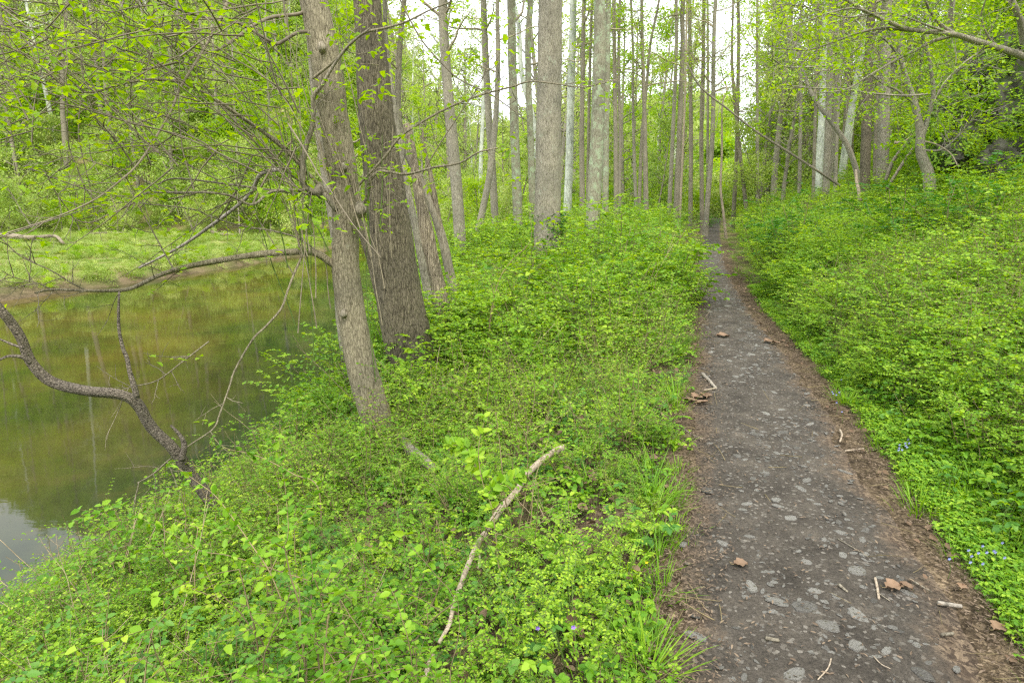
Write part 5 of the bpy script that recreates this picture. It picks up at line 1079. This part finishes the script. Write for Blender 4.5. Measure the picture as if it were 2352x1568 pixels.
def plant(tpl, x, y, sc, label, cat, group, name='tree', rz=None):
    r = bpy.data.objects.new(name, None); C.objects.link(r); r.location = (x, y, g1(x, y)); r.rotation_euler = (0, 0, random.uniform(0, 6.28)); r.scale = (sc, sc, sc*random.uniform(.9, 1.1)); tag(r, label, cat, group)
    for nm, me in zip(('trunk', 'branches', 'crown'), tpl):
        c = bpy.data.objects.new(nm, me); C.objects.link(c); c.parent = r
# left hillside and edge of the meadow
def stand(n, fn, weights, where, group, sc=(.85, 1.25), mind=2.2, tpls=None, names=None, name='tree'):
    tpls = tpls or T_tall; names = names or names_t; pl = []; t = 0
    while len(pl) < n and t < n*60:
        t += 1; x_, y_ = fn()
        z_ = g1(x_, y_)
        if abs(float(sdist(x_, y_))) < 2.6 and y_ < 75: continue
        if not inview(np.array(x_), np.array(y_), np.array(z_), .05): continue
        if any((x_-a)**2+(y_-b_)**2 < mind**2 for a, b_ in pl): continue
        pl.append((x_, y_)); k = random.choices(range(len(tpls)), weights)[0]
        plant(tpls[k], x_, y_, random.uniform(*sc), '%s %s' % (names[k], where), 'small tree' if name != 'tree' else 'tree', group, name)
def f_left():
    y_ = random.uniform(58, 92); return random.uniform(-.85, -.05)*y_, y_
def f_leftedge():
    x_ = random.uniform(-52, -6); return x_, random.uniform(52, 58)+(x_ > -30)*random.uniform(0, 4)
stand(76, f_left, [3, 3, 3, 3, 2, 1], 'on the wooded hillside across the river', 'trees on the hillside across the river')
stand(40, f_leftedge, [3, 4, 3], 'along the meadow edge across the river', 'understory trees along the meadow edge', (.7, 1.3), 1.8, T_bush, names_b, 'understory_tree')
def f_mid():
    y_ = random.uniform(38, 120); return random.uniform(-.16, .46)*y_, y_
stand(48, f_mid, [5, 2, 3, 5, 2, 5], 'in the wood beyond the far end of the path', 'trees in the wood beyond the path end', (.55, .85), 2.0)
stand(60, lambda: (lambda y_: (random.uniform(-.16, .45)*y_, y_))(random.uniform(28, 80)), [4, 2, 5], 'below the tall trees beyond the path end', 'understory trees beyond the path end', (.5, 1.0), 2.0, T_bush, names_b, 'understory_tree')
stand(30, lambda: (lambda y_: (random.uniform(.05, .40)*y_, y_))(random.uniform(36, 66)), [5, 1, 1, 4, 1, 4], 'in the wood beyond the far end of the path', 'trees in the wood beyond the path end', (.75, 1.0), 2.0)
stand(24, lambda: (lambda y_: (random.uniform(.34, .62)*y_, y_))(random.uniform(24, 60)), [5, 1, 2, 5, 1, 2], 'in the wood beyond the far end of the path', 'trees in the wood beyond the path end', (.6, .9), 2.0)
def f_right():
    y_ = random.uniform(16, 62); x_ = float(pathx(y_))+random.uniform(7 if y_ < 24 else 4, 40); return x_, y_
stand(52, f_right, [4, 4, 1, 3, 1, 4], 'on the steep slope right of the path', 'trees on the steep slope right of the path', (.6, .95), 1.8)
stand(34, f_right, [3, 2, 4], 'on the slope right of the path', 'understory trees on the right slope', (.5, .9), 1.8, T_bush, names_b, 'understory_tree')
# hedge of leafy bushes on the wood floor far off
x = RNG.uniform(-95, 70, 16000); y = RNG.uniform(46, 150, 16000); keep = (np.where(x < -10, y > 56, True)) & (RNG.random(16000) < .5) & ((np.abs(sdist(x, y)) > 1.5) | (y > 60))
x, y, z, k = place(x, y, keep); n = len(x); sc = RNG.uniform(1.0, 2.4, n)*np.interp(y, [60, 100], [1, 2.2])
K_mass = [far_tree('m', 1.6, .03, M['bark_e'], M[l_], 10, 420, .10, .5, low=.02, lean=.2)[2] for l_ in ('leaf_far', 'leaf_fardk', 'leaf_tree')]
scatter('riverside_brush', 'low green and brown brush along the far bank', 'brush', K_mass, np.stack([BANKX, BANKY, ground(BANKX, BANKY)], 1), rots(len(BANKX)), np.stack([RNG.uniform(.15, .55, len(BANKX))]*3, 1), RNG.integers(0, 3, len(BANKX)))
scatter('undergrowth', 'leafy green undergrowth on the floor of the far woods', 'undergrowth', K_mass, np.stack([x, y, z], 1), rots(n), np.stack([sc]*3, 1), RNG.integers(0, 3, n))

# ---------------------------------------------------------------- labels that single out each copy
def proj(o):
    x_, y_, z_ = o.location; d_ = max(.1, y_*CT-(z_-CAMZ)*ST); return 1176+FP*x_/d_, 784-FP*(y_*ST+(z_-CAMZ)*CT)/d_, d_
COLS = [(-1e9, 'near the left edge'), (260, 'behind the hanging limb tips'), (520, 'behind the leaning tree\'s twigs'), (700, 'just left of the leaning tree'), (860, 'behind the two riverside trunks'), (1000, 'right of the dark furrowed tree'), (1150, 'behind the crossing pair'),
        (1300, 'behind the thickest trunk'), (1400, 'right of the lichen-covered trunk'), (1530, 'left of the path end'), (1680, 'above the path end'), (1800, 'right of the path end'), (1950, 'behind the slope-foot trunks'), (2090, 'behind the spreading tree'), (2220, 'above the rocks')]
SETS = {'trees on the hillside across the river': 'on the far hillside', 'understory trees along the meadow edge': 'on the meadow edge', 'trees in the wood beyond the path end': 'in the far wood',
        'understory trees beyond the path end': 'in the far wood', 'trees on the steep slope right of the path': 'on the steep slope', 'understory trees on the right slope': 'on the steep slope'}
ORDX = ['thirteenth', 'fourteenth', 'fifteenth', 'sixteenth', 'seventeenth', 'eighteenth', 'nineteenth', 'twentieth', 'twenty-first', 'twenty-second', 'twenty-third', 'twenty-fourth', 'twenty-fifth']
ORD = ['leftmost', 'second', 'third', 'fourth', 'fifth', 'sixth', 'seventh', 'eighth', 'ninth', 'tenth', 'eleventh', 'twelfth']+ORDX
bins = {}
for o in C.objects:
    g_ = o.get('group')
    if g_ in SETS:
        px, py, d_ = proj(o); w_ = [t for c_, t in COLS if px >= c_][-1]; kind_ = next(k_ for k_ in names_t+names_b if o['label'].startswith(k_))
        bins.setdefault('%s %s %s' % (kind_, SETS[g_], w_), []).append((px, o))
    elif g_ and g_.startswith('blue flowers'): bins.setdefault(o['label'], []).append((proj(o)[0], o))
    elif g_ == 'stones set in the path' and o['label'].startswith('small flat'):
        px, py, d_ = proj(o); s_ = float(sdist(o.location.x, o.location.y)); y_ = o.location.y
        row = [t for c_, t in ((0, 'at the very bottom'), (1.75, 'just above the bottom edge'), (1.95, 'level with the orange leaf'), (2.6, 'above the orange leaf'), (3.3, 'below the curved pale stick'), (4.2, 'level with the leaf heap'), (5.2, 'beyond the leaf heap'), (6.6, 'level with the distant beige leaf'), (7.6, 'beyond the distant beige leaf'), (8.8, 'in the farthest stony stretch')) if y_ >= c_][-1]
        side_ = 'left' if s_ < -.12 else ('right' if s_ > .2 else 'middle')
        bins.setdefault('grey stone in the path, %s part, %s' % (side_, row), []).append((px, o))
for lab, lst in bins.items():
    lst.sort(key=lambda t: t[0])
    for i, (_, o) in enumerate(lst): o['label'] = lab if len(lst) == 1 else '%s %s' % (ORD[min(i, 24)], lab)
treeA['label'] = 'pale brown tree leaning at the river edge, its bare limbs reaching over the water'
